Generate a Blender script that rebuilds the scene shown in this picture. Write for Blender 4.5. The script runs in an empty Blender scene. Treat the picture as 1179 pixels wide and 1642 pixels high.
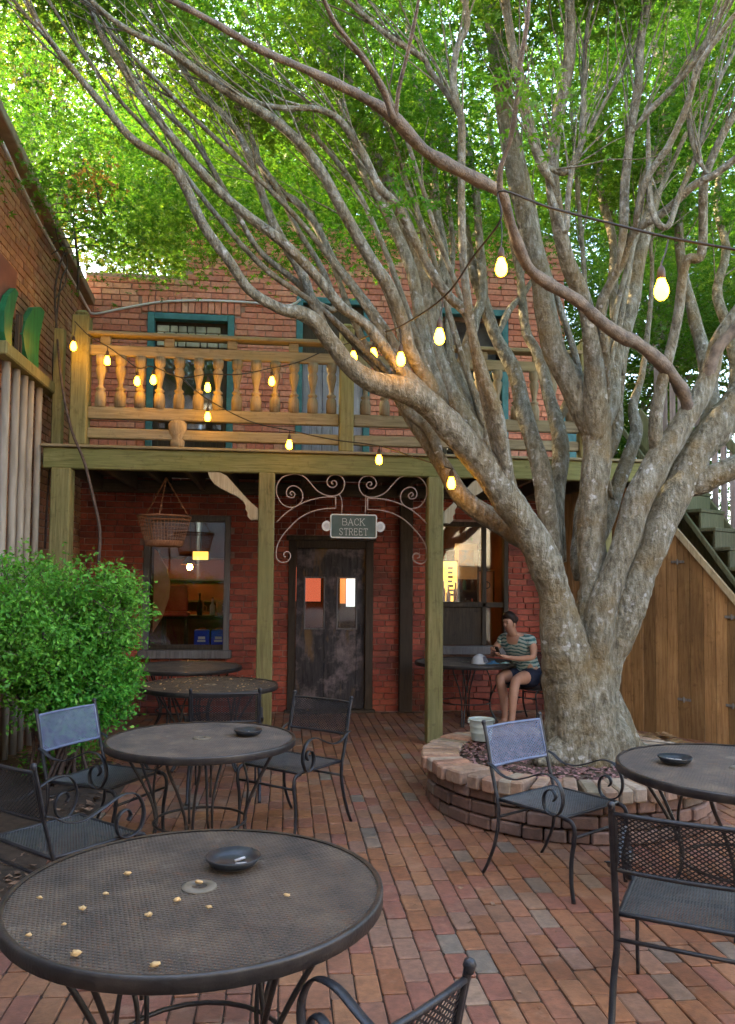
import bpy, bmesh, math, random
import numpy as np
from mathutils import Vector, Matrix, noise

random.seed(11); NR = np.random.RandomState(5)
scene = bpy.context.scene
col = scene.collection

# ---------------------------------------------------------------- camera
FPX, YAW, PITCH, ROLL, SHY, EYE = 1250.0, math.radians(6), math.radians(3), math.radians(0.5), 53.5, 1.63
CAM = Vector((0, 0, EYE))
FW = Vector((math.sin(YAW)*math.cos(PITCH), math.cos(YAW)*math.cos(PITCH), math.sin(PITCH)))
R0 = Vector((math.cos(YAW), -math.sin(YAW), 0)); U0 = R0.cross(FW)
RT = R0*math.cos(ROLL) + U0*math.sin(ROLL); UP = U0*math.cos(ROLL) - R0*math.sin(ROLL)
cd = bpy.data.cameras.new('camera'); cam = bpy.data.objects.new('camera', cd); col.objects.link(cam)
mw = Matrix((RT, UP, -FW)).transposed().to_4x4(); mw.translation = CAM; cam.matrix_world = mw
cd.sensor_fit = 'HORIZONTAL'; cd.sensor_width = 36; cd.lens = FPX/1179*36; cd.shift_y = SHY/1179
cd.clip_start = 0.05; cd.clip_end = 600
scene.camera = cam

# ---------------------------------------------------------------- sky, sun, exposure
SUN_EL, SUN_AZ = math.radians(27), math.atan2(-0.86, 0.5)          # sun stands behind the left building
world = bpy.data.worlds.new('World'); scene.world = world; world.use_nodes = True
wn = world.node_tree.nodes; sky = wn.new('ShaderNodeTexSky'); sky.sky_type = 'NISHITA'; sky.sun_disc = False
sky.sun_elevation = SUN_EL; sky.sun_rotation = SUN_AZ; sky.dust_density = 3.5; sky.ozone_density = 0.4
bg = wn['Background']; bg.inputs['Strength'].default_value = 0.15
world.node_tree.links.new(sky.outputs[0], bg.inputs['Color'])
sl = bpy.data.lights.new('sun', 'SUN'); sl.energy = 3.6; sl.angle = math.radians(0.6); sl.color = (1, 0.76, 0.42)
sun = bpy.data.objects.new('sun', sl); col.objects.link(sun)
sd = Vector((math.sin(SUN_AZ)*math.cos(SUN_EL), math.cos(SUN_AZ)*math.cos(SUN_EL), math.sin(SUN_EL)))
sun.rotation_euler = sd.to_track_quat('Z', 'Y').to_euler(); sun.location = (-8, 8, 14)
vs = scene.view_settings; vs.view_transform = 'Standard'; vs.look = 'None'; vs.gamma = 1; vs.use_curve_mapping = False
vs.exposure = 3.87
scene.cycles.use_denoising = True; scene.cycles.max_bounces = 8; scene.cycles.diffuse_bounces = 4
scene.cycles.transparent_max_bounces = 12; scene.cycles.sample_clamp_indirect = 6

# ---------------------------------------------------------------- pixel -> place (1179 x 1642 grid)
def ray(px, py): return FW + RT*((px-589.5)/FPX) + UP*((821-py+SHY)/FPX)
def onY(px, py, Y): d = ray(px, py); return CAM + d*(Y/d.y)
def onX(px, py, X): d = ray(px, py); return CAM + d*(X/d.x)
def onZ(px, py, Z): d = ray(px, py); return CAM + d*((Z-EYE)/d.z)
def proj(p):
    q = Vector(p)-CAM; z = q.dot(FW)
    return (589.5+FPX*q.dot(RT)/z, 821+SHY-FPX*q.dot(UP)/z, z)

# ---------------------------------------------------------------- materials
MATS = {}
class NT:
    def __init__(s, name):
        s.m = bpy.data.materials.new(name); s.m.use_nodes = True; s.t = s.m.node_tree; s.n = s.t.nodes
        s.b = s.n['Principled BSDF']; s.out = s.n['Material Output']; MATS[name] = s.m
    def node(s, ty, **kw):
        x = s.n.new(ty)
        for k, v in kw.items(): setattr(x, k, v)
        return x
    def link(s, a, b): s.t.links.new(a, b)
    def coord(s, scale=(1, 1, 1), kind='Object'):
        c = s.node('ShaderNodeTexCoord'); mp = s.node('ShaderNodeMapping'); mp.inputs['Scale'].default_value = scale
        s.link(c.outputs[kind], mp.inputs['Vector']); return mp.outputs[0]
    def noise(s, vec, scale, detail=4, rough=0.55, dist=0):
        x = s.node('ShaderNodeTexNoise'); x.inputs['Scale'].default_value = scale; x.inputs['Detail'].default_value = detail
        x.inputs['Roughness'].default_value = rough; x.inputs['Distortion'].default_value = dist
        s.link(vec, x.inputs['Vector']); return x.outputs['Fac']
    def ramp(s, fac, stops, interp='LINEAR'):
        r = s.node('ShaderNodeValToRGB'); r.color_ramp.interpolation = interp; e = r.color_ramp.elements
        while len(e) < len(stops): e.new(0.5)
        for i, (p, c) in enumerate(stops):
            e[i].position = p; e[i].color = (*c, 1) if len(c) == 3 else c
        s.link(fac, r.inputs[0]); return r.outputs[0]
    def mix(s, fac, a, b, mode='MIX'):
        x = s.node('ShaderNodeMixRGB', blend_type=mode)
        for v, i in ((fac, 0), (a, 1), (b, 2)):
            if isinstance(v, (int, float)): x.inputs[i].default_value = v
            elif isinstance(v, tuple): x.inputs[i].default_value = (*v, 1)
            else: s.link(v, x.inputs[i])
        return x.outputs[0]
    def math(s, op, a, b=0.0):
        x = s.node('ShaderNodeMath', operation=op)
        for v, i in ((a, 0), (b, 1)):
            if isinstance(v, (int, float)): x.inputs[i].default_value = v
            else: s.link(v, x.inputs[i])
        return x.outputs[0]
    def rnd(s):
        g = s.node('ShaderNodeNewGeometry'); o = s.node('ShaderNodeObjectInfo')
        return s.math('FRACT', s.math('ADD', g.outputs['Random Per Island'], o.outputs['Random']))
    def bump(s, h, strength=0.4, dist=0.01):
        x = s.node('ShaderNodeBump'); x.inputs['Strength'].default_value = strength; x.inputs['Distance'].default_value = dist
        s.link(h, x.inputs['Height']); s.link(x.outputs[0], s.b.inputs['Normal'])
    def done(s, color, rough=0.8, spec=0.3, metal=0.0):
        if isinstance(color, tuple): s.b.inputs['Base Color'].default_value = (*color, 1)
        else: s.link(color, s.b.inputs['Base Color'])
        if isinstance(rough, (int, float)): s.b.inputs['Roughness'].default_value = rough
        else: s.link(rough, s.b.inputs['Roughness'])
        s.b.inputs['Specular IOR Level'].default_value = spec; s.b.inputs['Metallic'].default_value = metal
        return s.m

def two_tone(name, a, b, scale=8, rough=0.8, bump=0.2, stretch=(1, 1, 1), spec=0.3, metal=0.0, var=0.0, bscale=6, dist=0.006):
    t = NT(name); v = t.coord(stretch); n = t.noise(v, scale, 5)
    c = t.ramp(n, [(0.3, a), (0.7, b)])
    if var:
        hs = t.node('ShaderNodeHueSaturation'); k = t.math('MULTIPLY_ADD', t.rnd(), var); k.node.inputs[2].default_value = 1-var/2
        t.link(k, hs.inputs['Value']); t.link(c, hs.inputs['Color']); c = hs.outputs[0]
    if bump: t.bump(t.noise(v, scale*bscale, 3), bump, dist)
    return t.done(c, rough, spec, metal)

def brick_mat(name, stops, stain=(0.03, 0.025, 0.02), stain_amt=0.5, rough=0.85, pale=None, grime=None):
    t = NT(name); v = t.coord(kind='Object'); g = t.node('ShaderNodeNewGeometry'); wv = g.outputs['Position']
    c = t.ramp(t.rnd(), stops)
    n1 = t.noise(wv, 2.2, 4, 0.6); n2 = t.noise(wv, 26, 4, 0.6)
    c = t.mix(t.ramp(n2, [(0.35, (0, 0, 0)), (0.75, (0.45, 0.45, 0.45))]), c, stain)
    c = t.mix(t.math('MULTIPLY', t.ramp(n1, [(0.48, (0, 0, 0)), (0.72, (1, 1, 1))]), stain_amt), c, stain)
    if pale: c = t.mix(t.math('MULTIPLY', t.ramp(t.noise(wv, 3.1, 6, 0.7), [(0.56, (0, 0, 0)), (0.75, (1, 1, 1))]), 0.5), c, pale)
    t.bump(t.noise(wv, 70, 4, 0.7), 0.5, 0.006)
    return t.done(c, rough, 0.25)

def emit(name, color, strength):
    t = NT(name); t.b.inputs['Base Color'].default_value = (*color, 1); t.b.inputs['Emission Color'].default_value = (*color, 1)
    t.b.inputs['Emission Strength'].default_value = strength; return t.m

def leaf_mat(name, stops, trans=0.5, gloss=0.25, tint=(1.0, 1.15, 0.45)):
    t = NT(name); g = t.node('ShaderNodeNewGeometry')
    c = t.ramp(g.outputs['Random Per Island'], stops)
    n = t.noise(g.outputs['Position'], 0.8, 3)
    c = t.mix(t.ramp(n, [(0.35, (0, 0, 0)), (0.7, (0.6, 0.6, 0.6))]), c, stops[-1][1])
    t.done(c, 0.55, gloss)
    tr = t.node('ShaderNodeBsdfTranslucent'); t.link(t.mix(1.0, c, tint, 'MULTIPLY'), tr.inputs['Color'])
    ms = t.node('ShaderNodeMixShader'); ms.inputs[0].default_value = trans
    t.link(t.b.outputs[0], ms.inputs[1]); t.link(tr.outputs[0], ms.inputs[2]); t.link(ms.outputs[0], t.out.inputs['Surface'])
    return t.m

brick_mat('upper_brick_lit', [(0.0, (0.56, 0.185, 0.125)), (0.25, (0.66, 0.24, 0.155)), (0.5, (0.70, 0.295, 0.195)), (0.72, (0.62, 0.205, 0.14)), (0.9, (0.72, 0.36, 0.24)), (1.0, (0.50, 0.17, 0.12))], stain_amt=0.12, pale=(0.66, 0.38, 0.33))  # upper storey brick, paled in colour to stand in for its brighter light
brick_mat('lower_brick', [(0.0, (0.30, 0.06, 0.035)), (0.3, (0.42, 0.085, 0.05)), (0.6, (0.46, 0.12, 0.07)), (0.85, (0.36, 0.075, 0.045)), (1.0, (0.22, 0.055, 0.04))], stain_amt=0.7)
brick_mat('side_brick', [(0.0, (0.34, 0.17, 0.09)), (0.4, (0.44, 0.23, 0.12)), (0.7, (0.40, 0.18, 0.11)), (1.0, (0.30, 0.15, 0.09))], stain_amt=0.25, pale=(0.5, 0.38, 0.28))
brick_mat('paver', [(0.0, (0.24, 0.10, 0.052)), (0.2, (0.30, 0.135, 0.07)), (0.45, (0.325, 0.16, 0.084)), (0.62, (0.26, 0.11, 0.078)), (0.78, (0.24, 0.105, 0.07)), (0.9, (0.27, 0.165, 0.115)), (0.935, (0.18, 0.155, 0.125)), (0.955, (0.33, 0.21, 0.14)), (0.98, (0.22, 0.12, 0.075)), (1.0, (0.36, 0.19, 0.12))], stain_amt=0.45, rough=0.55, pale=(0.42, 0.29, 0.21))
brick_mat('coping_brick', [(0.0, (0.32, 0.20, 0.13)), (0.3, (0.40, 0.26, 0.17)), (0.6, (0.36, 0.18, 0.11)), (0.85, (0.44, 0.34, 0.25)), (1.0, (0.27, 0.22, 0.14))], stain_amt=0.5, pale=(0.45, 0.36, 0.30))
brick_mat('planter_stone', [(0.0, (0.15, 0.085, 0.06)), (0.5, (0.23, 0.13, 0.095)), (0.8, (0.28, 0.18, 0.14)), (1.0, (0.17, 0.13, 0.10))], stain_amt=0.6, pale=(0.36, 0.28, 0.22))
two_tone('pale_render', (0.40, 0.39, 0.37), (0.52, 0.51, 0.48), 3, 0.9, 0.3)  # pale grey so the unseen added houses bounce neutral light
two_tone('mortar', (0.26, 0.16, 0.13), (0.42, 0.27, 0.22), 20, 0.95, 0.5)
two_tone('side_mortar', (0.25, 0.2, 0.17), (0.4, 0.33, 0.28), 20, 0.95, 0.5)
two_tone('paver_joint', (0.035, 0.026, 0.02), (0.075, 0.055, 0.04), 30, 0.95, 0.5)
two_tone('ground_dirt', (0.06, 0.045, 0.03), (0.12, 0.09, 0.06), 5, 0.95, 0.5)
two_tone('soil', (0.035, 0.024, 0.017), (0.085, 0.058, 0.04), 18, 0.95, 0.8)

def wood(name, a, b, c, grain=(14, 14, 0.9), rough=0.85, spec=0.2, var=0.5, moss=None):
    t = NT(name); v = t.coord(grain); n = t.noise(v, 3.0, 6, 0.65, 0.6)
    base = t.ramp(n, [(0.25, a), (0.52, b), (0.8, c)])
    g = t.node('ShaderNodeNewGeometry'); big = t.noise(g.outputs['Position'], 1.7, 4, 0.6)
    base = t.mix(t.ramp(big, [(0.4, (0, 0, 0)), (0.7, (0.55, 0.55, 0.55))]), base, moss or a)
    crk = t.noise(t.coord(tuple(q*(2.2 if q > 2 else 0.7) for q in grain)), 3.4, 5, 0.7, 0.3)
    base = t.mix(t.ramp(crk, [(0.30, (0.85, 0.85, 0.85)), (0.40, (0, 0, 0))]), base, tuple(q*0.3 for q in a))
    base = t.mix(t.ramp(t.noise(g.outputs['Position'], 11, 5, 0.75), [(0.56, (0, 0, 0)), (0.72, (0.5, 0.5, 0.5))]), base, tuple(q*0.55 for q in a))
    hs = t.node('ShaderNodeHueSaturation'); k = t.math('MULTIPLY_ADD', t.rnd(), var); k.node.inputs[2].default_value = 1-var/2
    t.link(k, hs.inputs['Value']); t.link(base, hs.inputs['Color'])
    t.bump(t.noise(v, 9, 4, 0.7), 0.45, 0.006)
    return t.done(hs.outputs[0], rough, spec)
wood('post_wood', (0.10, 0.09, 0.035), (0.23, 0.20, 0.085), (0.34, 0.29, 0.14), moss=(0.19, 0.185, 0.07), var=0.3)
wood('rail_wood', (0.13, 0.10, 0.06), (0.25, 0.20, 0.12), (0.35, 0.285, 0.18), grain=(0.9, 14, 14), moss=(0.22, 0.19, 0.08), var=0.3)
wood('baluster_wood', (0.12, 0.095, 0.06), (0.24, 0.19, 0.12), (0.33, 0.27, 0.17), moss=(0.2, 0.17, 0.09))
wood('beam_wood', (0.09, 0.085, 0.03), (0.19, 0.18, 0.065), (0.30, 0.25, 0.12), grain=(0.9, 14, 14), moss=(0.15, 0.16, 0.05), var=0.25)
wood('dark_wood', (0.035, 0.028, 0.02), (0.07, 0.05, 0.035), (0.11, 0.085, 0.06))
wood('deck_wood', (0.05, 0.04, 0.025), (0.10, 0.075, 0.05), (0.15, 0.11, 0.07), grain=(0.9, 14, 14))
wood('fence_wood', (0.16, 0.085, 0.038), (0.34, 0.19, 0.08), (0.45, 0.28, 0.135), moss=(0.18, 0.10, 0.045), var=0.6)
wood('stair_wood', (0.06, 0.06, 0.035), (0.12, 0.12, 0.07), (0.19, 0.18, 0.115), moss=(0.09, 0.115, 0.05))
wood('grey_wood', (0.15, 0.12, 0.12), (0.3, 0.25, 0.26), (0.42, 0.36, 0.37), var=0.5)
wood('door_grey', (0.16, 0.15, 0.18), (0.30, 0.29, 0.34), (0.42, 0.41, 0.46), var=0.4)
wood('pale_wood', (0.28, 0.22, 0.13), (0.42, 0.34, 0.22), (0.52, 0.44, 0.32), var=0.2)
wood('frame_grey', (0.10, 0.09, 0.085), (0.19, 0.17, 0.16), (0.27, 0.25, 0.23), var=0.2)
two_tone('teal_paint', (0.03, 0.11, 0.125), (0.07, 0.2, 0.215), 9, 0.55, 0.3)
two_tone('green_paint', (0.008, 0.085, 0.032), (0.022, 0.17, 0.07), 6, 0.45, 0.2, (4, 4, 0.6))
two_tone('white_pipe', (0.19, 0.16, 0.125), (0.36, 0.315, 0.26), 5, 0.55, 0.1, (3, 3, 0.5))
two_tone('red_paint', (0.15, 0.055, 0.04), (0.22, 0.085, 0.06), 6, 0.6, 0.1)
two_tone('roof_edge', (0.2, 0.14, 0.1), (0.32, 0.23, 0.17), 8, 0.8, 0.2)
two_tone('conduit', (0.5, 0.47, 0.5), (0.66, 0.62, 0.64), 8, 0.5, 0.05)
two_tone('chair_metal', (0.008, 0.009, 0.012), (0.028, 0.028, 0.032), 22, 0.4, 0.25, spec=0.4)
two_tone('seat_metal', (0.03, 0.034, 0.036), (0.06, 0.066, 0.066), 22, 0.45, 0.15, spec=0.5)
two_tone('chair_blue', (0.08, 0.105, 0.17), (0.15, 0.18, 0.27), 22, 0.4, 0.15, spec=0.6)
t = NT('table_metal'); v = t.coord(); c = t.ramp(t.noise(v, 3.2, 6, 0.7), [(0.3, (0.028, 0.025, 0.023)), (0.5, (0.07, 0.055, 0.042)), (0.7, (0.13, 0.097, 0.066))])
c = t.mix(t.ramp(t.noise(v, 17, 5, 0.8), [(0.56, (0, 0, 0)), (0.7, (0.7, 0.7, 0.7))]), c, (0.11, 0.052, 0.026)); c = t.mix(t.ramp(t.noise(v, 9, 5, 0.7), [(0.6, (0, 0, 0)), (0.72, (0.5, 0.5, 0.5))]), c, (0.18, 0.155, 0.125)); t.bump(t.noise(v, 60, 3), 0.3, 0.004); t.done(c, 0.6, 0.4)
two_tone('table_rim', (0.01, 0.01, 0.012), (0.04, 0.034, 0.03), 14, 0.4, 0.25, spec=0.45)
two_tone('hub_metal', (0.10, 0.085, 0.06), (0.17, 0.145, 0.11), 22, 0.55, 0.15, spec=0.4)
two_tone('ashtray_black', (0.012, 0.014, 0.018), (0.03, 0.034, 0.04), 30, 0.36, 0.1, spec=0.4)
two_tone('ash', (0.3, 0.29, 0.28), (0.5, 0.48, 0.46), 60, 0.9, 0.4)
two_tone('scroll_iron', (0.28, 0.20, 0.17), (0.42, 0.32, 0.28), 30, 0.5, 0.2, spec=0.4)
two_tone('rust_wire', (0.20, 0.085, 0.04), (0.34, 0.15, 0.07), 30, 0.7, 0.2)
two_tone('sign_green', (0.045, 0.075, 0.065), (0.075, 0.11, 0.10), 12, 0.5, 0.1)
two_tone('sign_white', (0.55, 0.56, 0.54), (0.7, 0.71, 0.68), 20, 0.5, 0.05)
two_tone('sign_stud', (0.35, 0.35, 0.36), (0.55, 0.55, 0.56), 20, 0.5, 0.05)
two_tone('bucket_metal', (0.36, 0.42, 0.38), (0.55, 0.60, 0.55), 10, 0.45, 0.1, metal=0.2)
two_tone('husk', (0.42, 0.26, 0.10), (0.58, 0.40, 0.2), 60, 0.8, 0.3)
two_tone('litter', (0.13, 0.075, 0.045), (0.32, 0.20, 0.13), 30, 0.9, 0.2, var=0.9)
two_tone('mulch', (0.13, 0.065, 0.06), (0.30, 0.17, 0.155), 30, 0.9, 0.2, var=0.9)
two_tone('straw', (0.26, 0.15, 0.07), (0.42, 0.27, 0.14), 30, 0.9, 0.2, var=0.6)
two_tone('vine_bark', (0.05, 0.035, 0.03), (0.12, 0.085, 0.07), 30, 0.9, 0.3)
two_tone('cable_black', (0.02, 0.016, 0.012), (0.04, 0.03, 0.02), 30, 0.6, 0.1)
two_tone('socket_brown', (0.05, 0.025, 0.012), (0.09, 0.05, 0.02), 30, 0.5, 0.1)
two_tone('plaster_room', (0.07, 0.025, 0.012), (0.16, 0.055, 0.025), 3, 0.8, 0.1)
two_tone('carton_blue', (0.01, 0.03, 0.5), (0.02, 0.06, 0.65), 8, 0.4, 0.02)
two_tone('paper_white', (0.6, 0.6, 0.58), (0.75, 0.75, 0.72), 20, 0.6, 0.02)
two_tone('cloth_red', (0.35, 0.05, 0.03), (0.5, 0.1, 0.05), 8, 0.7, 0.1)
two_tone('cloth_blue_print', (0.05, 0.09, 0.2), (0.4, 0.2, 0.1), 14, 0.7, 0.0)
two_tone('cloth_orange', (0.45, 0.18, 0.08), (0.6, 0.28, 0.14), 8, 0.7, 0.1)
two_tone('stone_pale', (0.25, 0.24, 0.18), (0.5, 0.48, 0.38), 9, 0.8, 0.3, var=0.6)
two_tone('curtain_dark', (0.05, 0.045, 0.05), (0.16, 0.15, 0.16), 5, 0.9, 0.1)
emit('bulb_glow', (1.0, 0.42, 0.009), 6)
emit('lamp_glow', (1.0, 0.45, 0.1), 30)
emit('sign_glow', (1.0, 0.5, 0.08), 0.22)
emit('pane_glow', (0.75, 0.9, 1.0), 0.13)
emit('amber_glow', (1.0, 0.38, 0.08), 0.05)
emit('red_glow', (1.0, 0.2, 0.1), 0.06)
t = NT('glass'); tr = t.node('ShaderNodeBsdfTransparent'); tr.inputs[0].default_value = (0.9, 0.92, 0.9, 1); gl = t.node('ShaderNodeBsdfGlossy'); gl.inputs['Roughness'].default_value = 0.03
fr = t.node('ShaderNodeFresnel'); fr.inputs[0].default_value = 1.75; ms = t.node('ShaderNodeMixShader')
t.link(t.math('MULTIPLY', fr.outputs[0], 1.0), ms.inputs[0]); t.link(tr.outputs[0], ms.inputs[1]); t.link(gl.outputs[0], ms.inputs[2]); t.link(ms.outputs[0], t.out.inputs['Surface'])

# bark: grey-brown, pale lichen flecks, ochre algae patches
t = NT('bark'); v = t.coord(); g = t.node('ShaderNodeNewGeometry')
n1 = t.noise(v, 3.0, 5, 0.6); n2 = t.noise(t.coord((9, 9, 3.2)), 3.0, 5, 0.65); n3 = t.noise(v, 34, 3, 0.6)
c = t.ramp(n2, [(0.32, (0.07, 0.06, 0.04)), (0.5, (0.16, 0.145, 0.10)), (0.70, (0.29, 0.28, 0.225))])
c = t.mix(t.ramp(n1, [(0.45, (0, 0, 0)), (0.68, (0.75, 0.75, 0.75))]), c, (0.15, 0.10, 0.035))
vo = t.node('ShaderNodeTexVoronoi'); vo.inputs['Scale'].default_value = 17
wob = t.node('ShaderNodeTexNoise'); wob.inputs['Scale'].default_value = 22; t.link(v, wob.inputs['Vector']); ad = t.node('ShaderNodeVectorMath', operation='MULTIPLY_ADD'); ad.inputs[1].default_value = (0.07, 0.07, 0.07); t.link(wob.outputs['Color'], ad.inputs[0]); t.link(v, ad.inputs[2]); t.link(ad.outputs[0], vo.inputs['Vector'])
lsz = t.math('SUBTRACT', vo.outputs['Distance'], t.math('MULTIPLY', vo.outputs['Color'], 0.22))
lm = t.math('MULTIPLY', t.ramp(lsz, [(0.10, (1, 1, 1)), (0.24, (0, 0, 0))]), t.ramp(t.noise(v, 3.5, 5, 0.75), [(0.50, (0, 0, 0)), (0.64, (0.75, 0.75, 0.75))]))
c = t.mix(lm, c, (0.46, 0.46, 0.43)); c = t.mix(t.ramp(t.noise(v, 42, 4, 0.75), [(0.55, (0, 0, 0)), (0.72, (0.35, 0.35, 0.35))]), c, (0.40, 0.40, 0.37))
h = t.math('ADD', n2, t.math('MULTIPLY', n3, 0.5)); t.bump(h, 1.0, 0.035); t.done(c, 0.8, 0.25)
# smooth near branch bark
two_tone('bark_smooth', (0.07, 0.05, 0.035), (0.19, 0.14, 0.098), 16, 0.65, 0.7, dist=0.015)

leaf_mat('maple_leaf', [(0.0, (0.034, 0.135, 0.015)), (0.45, (0.055, 0.185, 0.022)), (0.8, (0.09, 0.225, 0.03)), (1.0, (0.19, 0.26, 0.04))], 0.52)
leaf_mat('far_leaf', [(0.0, (0.025, 0.09, 0.011)), (0.6, (0.05, 0.14, 0.017)), (1.0, (0.11, 0.18, 0.025))], 0.45)
leaf_mat('gold_leaf', [(0.0, (0.09, 0.14, 0.014)), (0.6, (0.17, 0.19, 0.02)), (1.0, (0.30, 0.23, 0.035))], 0.5)
leaf_mat('shrub_leaf', [(0.0, (0.02, 0.14, 0.012)), (0.4, (0.05, 0.27, 0.02)), (0.8, (0.10, 0.38, 0.035)), (1.0, (0.2, 0.42, 0.05))], 0.35, 0.4)
leaf_mat('dead_leaf', [(0.0, (0.4, 0.16, 0.05)), (0.6, (0.5, 0.24, 0.08)), (1.0, (0.55, 0.3, 0.12))], 0.4)
# worn door: black-stained planks with pale scuffing
t = NT('old_door'); v = t.coord((9, 9, 1.1)); n = t.noise(v, 3, 6, 0.7, 0.5); g = t.node('ShaderNodeNewGeometry')
c = t.ramp(n, [(0.35, (0.018, 0.015, 0.016)), (0.6, (0.06, 0.05, 0.048)), (0.85, (0.16, 0.12, 0.10))])
c = t.mix(t.ramp(t.noise(g.outputs['Position'], 3.4, 5, 0.7), [(0.5, (0, 0, 0)), (0.68, (0.75, 0.75, 0.75))]), c, (0.24, 0.18, 0.17))
c = t.mix(t.ramp(t.noise(t.coord((3, 3, 0.8)), 1.6, 4, 0.6), [(0.56, (0, 0, 0)), (0.66, (0.8, 0.8, 0.8))]), c, (0.20, 0.11, 0.04))
t.bump(t.noise(v, 8, 4, 0.7), 0.5, 0.006); t.done(c, 0.7, 0.3)
# ---------------------------------------------------------------- mesh building
class MB:
    def __init__(s): s.v = []; s.f = []
    def add(s, vs, fs):
        o = len(s.v); s.v.extend([tuple(x) for x in vs]); s.f.extend([tuple(i+o for i in f) for f in fs]); return s
    def box(s, c, sz, ch=0.0, M=None):
        hx, hy, hz = sz[0]/2, sz[1]/2, sz[2]/2; c = Vector(c)
        if ch <= 0:
            vs = [Vector((x*hx, y*hy, z*hz)) for x in (-1, 1) for y in (-1, 1) for z in (-1, 1)]
            fs = [(0, 1, 3, 2), (4, 6, 7, 5), (0, 4, 5, 1), (2, 3, 7, 6), (0, 2, 6, 4), (1, 5, 7, 3)]
        else:
            vs, fs = chamfer(hx, hy, hz, ch)
        if M is not None: vs = [M @ x for x in vs]
        return s.add([x+c for x in vs], fs)
    def bx(s, x0, x1, y0, y1, z0, z1, ch=0.0):
        return s.box(((x0+x1)/2, (y0+y1)/2, (z0+z1)/2), (abs(x1-x0), abs(y1-y0), abs(z1-z0)), ch)
    def beam(s, a, b, w, h, ch=0.0, up=(0, 0, 1)):
        a = Vector(a); b = Vector(b); d = b-a; L = d.length; z = d.normalized()
        x = Vector(up).cross(z)
        if x.length < 1e-4: x = Vector((1, 0, 0)).cross(z)
        x.normalize(); y = z.cross(x)
        return s.box((a+b)/2, (w, h, L), ch, Matrix((x, y, z)).transposed())
    def tube(s, pts, rad, n=8, closed=False, cap=True, flat=None, up=None):
        pts = [Vector(p) for p in pts]; m = len(pts)
        if isinstance(rad, (int, float)): rad = [rad]*m
        vs = []; fs = []; ref = None
        for i, p in enumerate(pts):
            if closed: t = pts[(i+1) % m]-pts[i-1]
            else: t = pts[min(i+1, m-1)]-pts[max(i-1, 0)]
            t = t.normalized() if t.length > 1e-9 else Vector((0, 0, 1))
            if ref is None:
                ref = Vector(up) if up else (Vector((0, 0, 1)) if abs(t.z) < 0.9 else Vector((1, 0, 0)))
            if up: ref = Vector(up)
            u = ref - t*ref.dot(t)
            if u.length < 1e-5: u = t.orthogonal()
            u.normalize(); w = t.cross(u); ref = u
            for k in range(n):
                a = 2*math.pi*(k+0.5)/n
                f1, f2 = (1, 1) if flat is None else flat
                vs.append(p + u*(math.cos(a)*rad[i]*f1) + w*(math.sin(a)*rad[i]*f2))
        for i in range(m if closed else m-1):
            j = (i+1) % m
            for k in range(n):
                l = (k+1) % n; fs.append((i*n+k, i*n+l, j*n+l, j*n+k))
        if cap and not closed:
            fs.append(tuple(range(n))[::-1]); fs.append(tuple(range((m-1)*n, m*n)))
        return s.add(vs, fs)
    def lathe(s, prof, n=16, c=(0, 0, 0)):
        c = Vector(c); vs = []; fs = []
        for r, z in prof:
            for k in range(n):
                a = 2*math.pi*k/n; vs.append(c+Vector((r*math.cos(a), r*math.sin(a), z)))
        for i in range(len(prof)-1):
            for k in range(n):
                l = (k+1) % n; fs.append((i*n+k, i*n+l, (i+1)*n+l, (i+1)*n+k))
        if prof[0] == prof[-1]: return s.add(vs, fs)
        if prof[0][0] > 1e-6: fs.append(tuple(range(n))[::-1])
        if prof[-1][0] > 1e-6: fs.append(tuple(range((len(prof)-1)*n, len(prof)*n)))
        return s.add(vs, fs)
    def prism(s, outline, off):
        n = len(outline); off = Vector(off); o = [Vector(p) for p in outline]
        return s.add(o+[p+off for p in o], [tuple(range(n))[::-1], tuple(range(n, 2*n))] + [(i, (i+1) % n, n+(i+1) % n, n+i) for i in range(n)])
    def mesh(s, name, mat, smooth=False):
        me = bpy.data.meshes.new(name); me.from_pydata(s.v, [], s.f); me.materials.append(MATS[mat])
        if smooth: me.shade_smooth()
        me.update(); return me
    def build(s, name, mat, parent=None, smooth=False):
        return link(name, s.mesh(name, mat, smooth), parent)

def chamfer(hx, hy, hz, c):
    c = min(c, hx*0.9, hy*0.9, hz*0.9); vs = []; idx = {}
    for sx in (-1, 1):
        for sy in (-1, 1):
            for sz in (-1, 1):
                for ax, p in (('x', (sx*hx, sy*(hy-c), sz*(hz-c))), ('y', (sx*(hx-c), sy*hy, sz*(hz-c))), ('z', (sx*(hx-c), sy*(hy-c), sz*hz))):
                    idx[(sx, sy, sz, ax)] = len(vs); vs.append(Vector(p))
    fs = []; q = ((-1, -1), (1, -1), (1, 1), (-1, 1))
    for sg in (-1, 1):
        fs.append(tuple(idx[(sg, a, b, 'x')] for a, b in (q if sg > 0 else q[::-1])))
        fs.append(tuple(idx[(b, sg, a, 'y')] for a, b in (q if sg > 0 else q[::-1])))
        fs.append(tuple(idx[(a, b, sg, 'z')] for a, b in (q if sg > 0 else q[::-1])))
    for a in (-1, 1):
        for b in (-1, 1):
            for k0, k1, mk in (('x', 'y', lambda z: (a, b, z)), ('y', 'z', lambda x: (x, a, b)), ('x', 'z', lambda y: (a, y, b))):
                f = (idx[(*mk(-1), k0)], idx[(*mk(-1), k1)], idx[(*mk(1), k1)], idx[(*mk(1), k0)])
                fs.append(f if (a*b > 0) != (k0 == 'x' and k1 == 'z') else f[::-1])
    for sx in (-1, 1):
        for sy in (-1, 1):
            for sz in (-1, 1):
                f = tuple(idx[(sx, sy, sz, k)] for k in 'xyz'); fs.append(f if sx*sy*sz > 0 else f[::-1])
    return vs, fs

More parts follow.
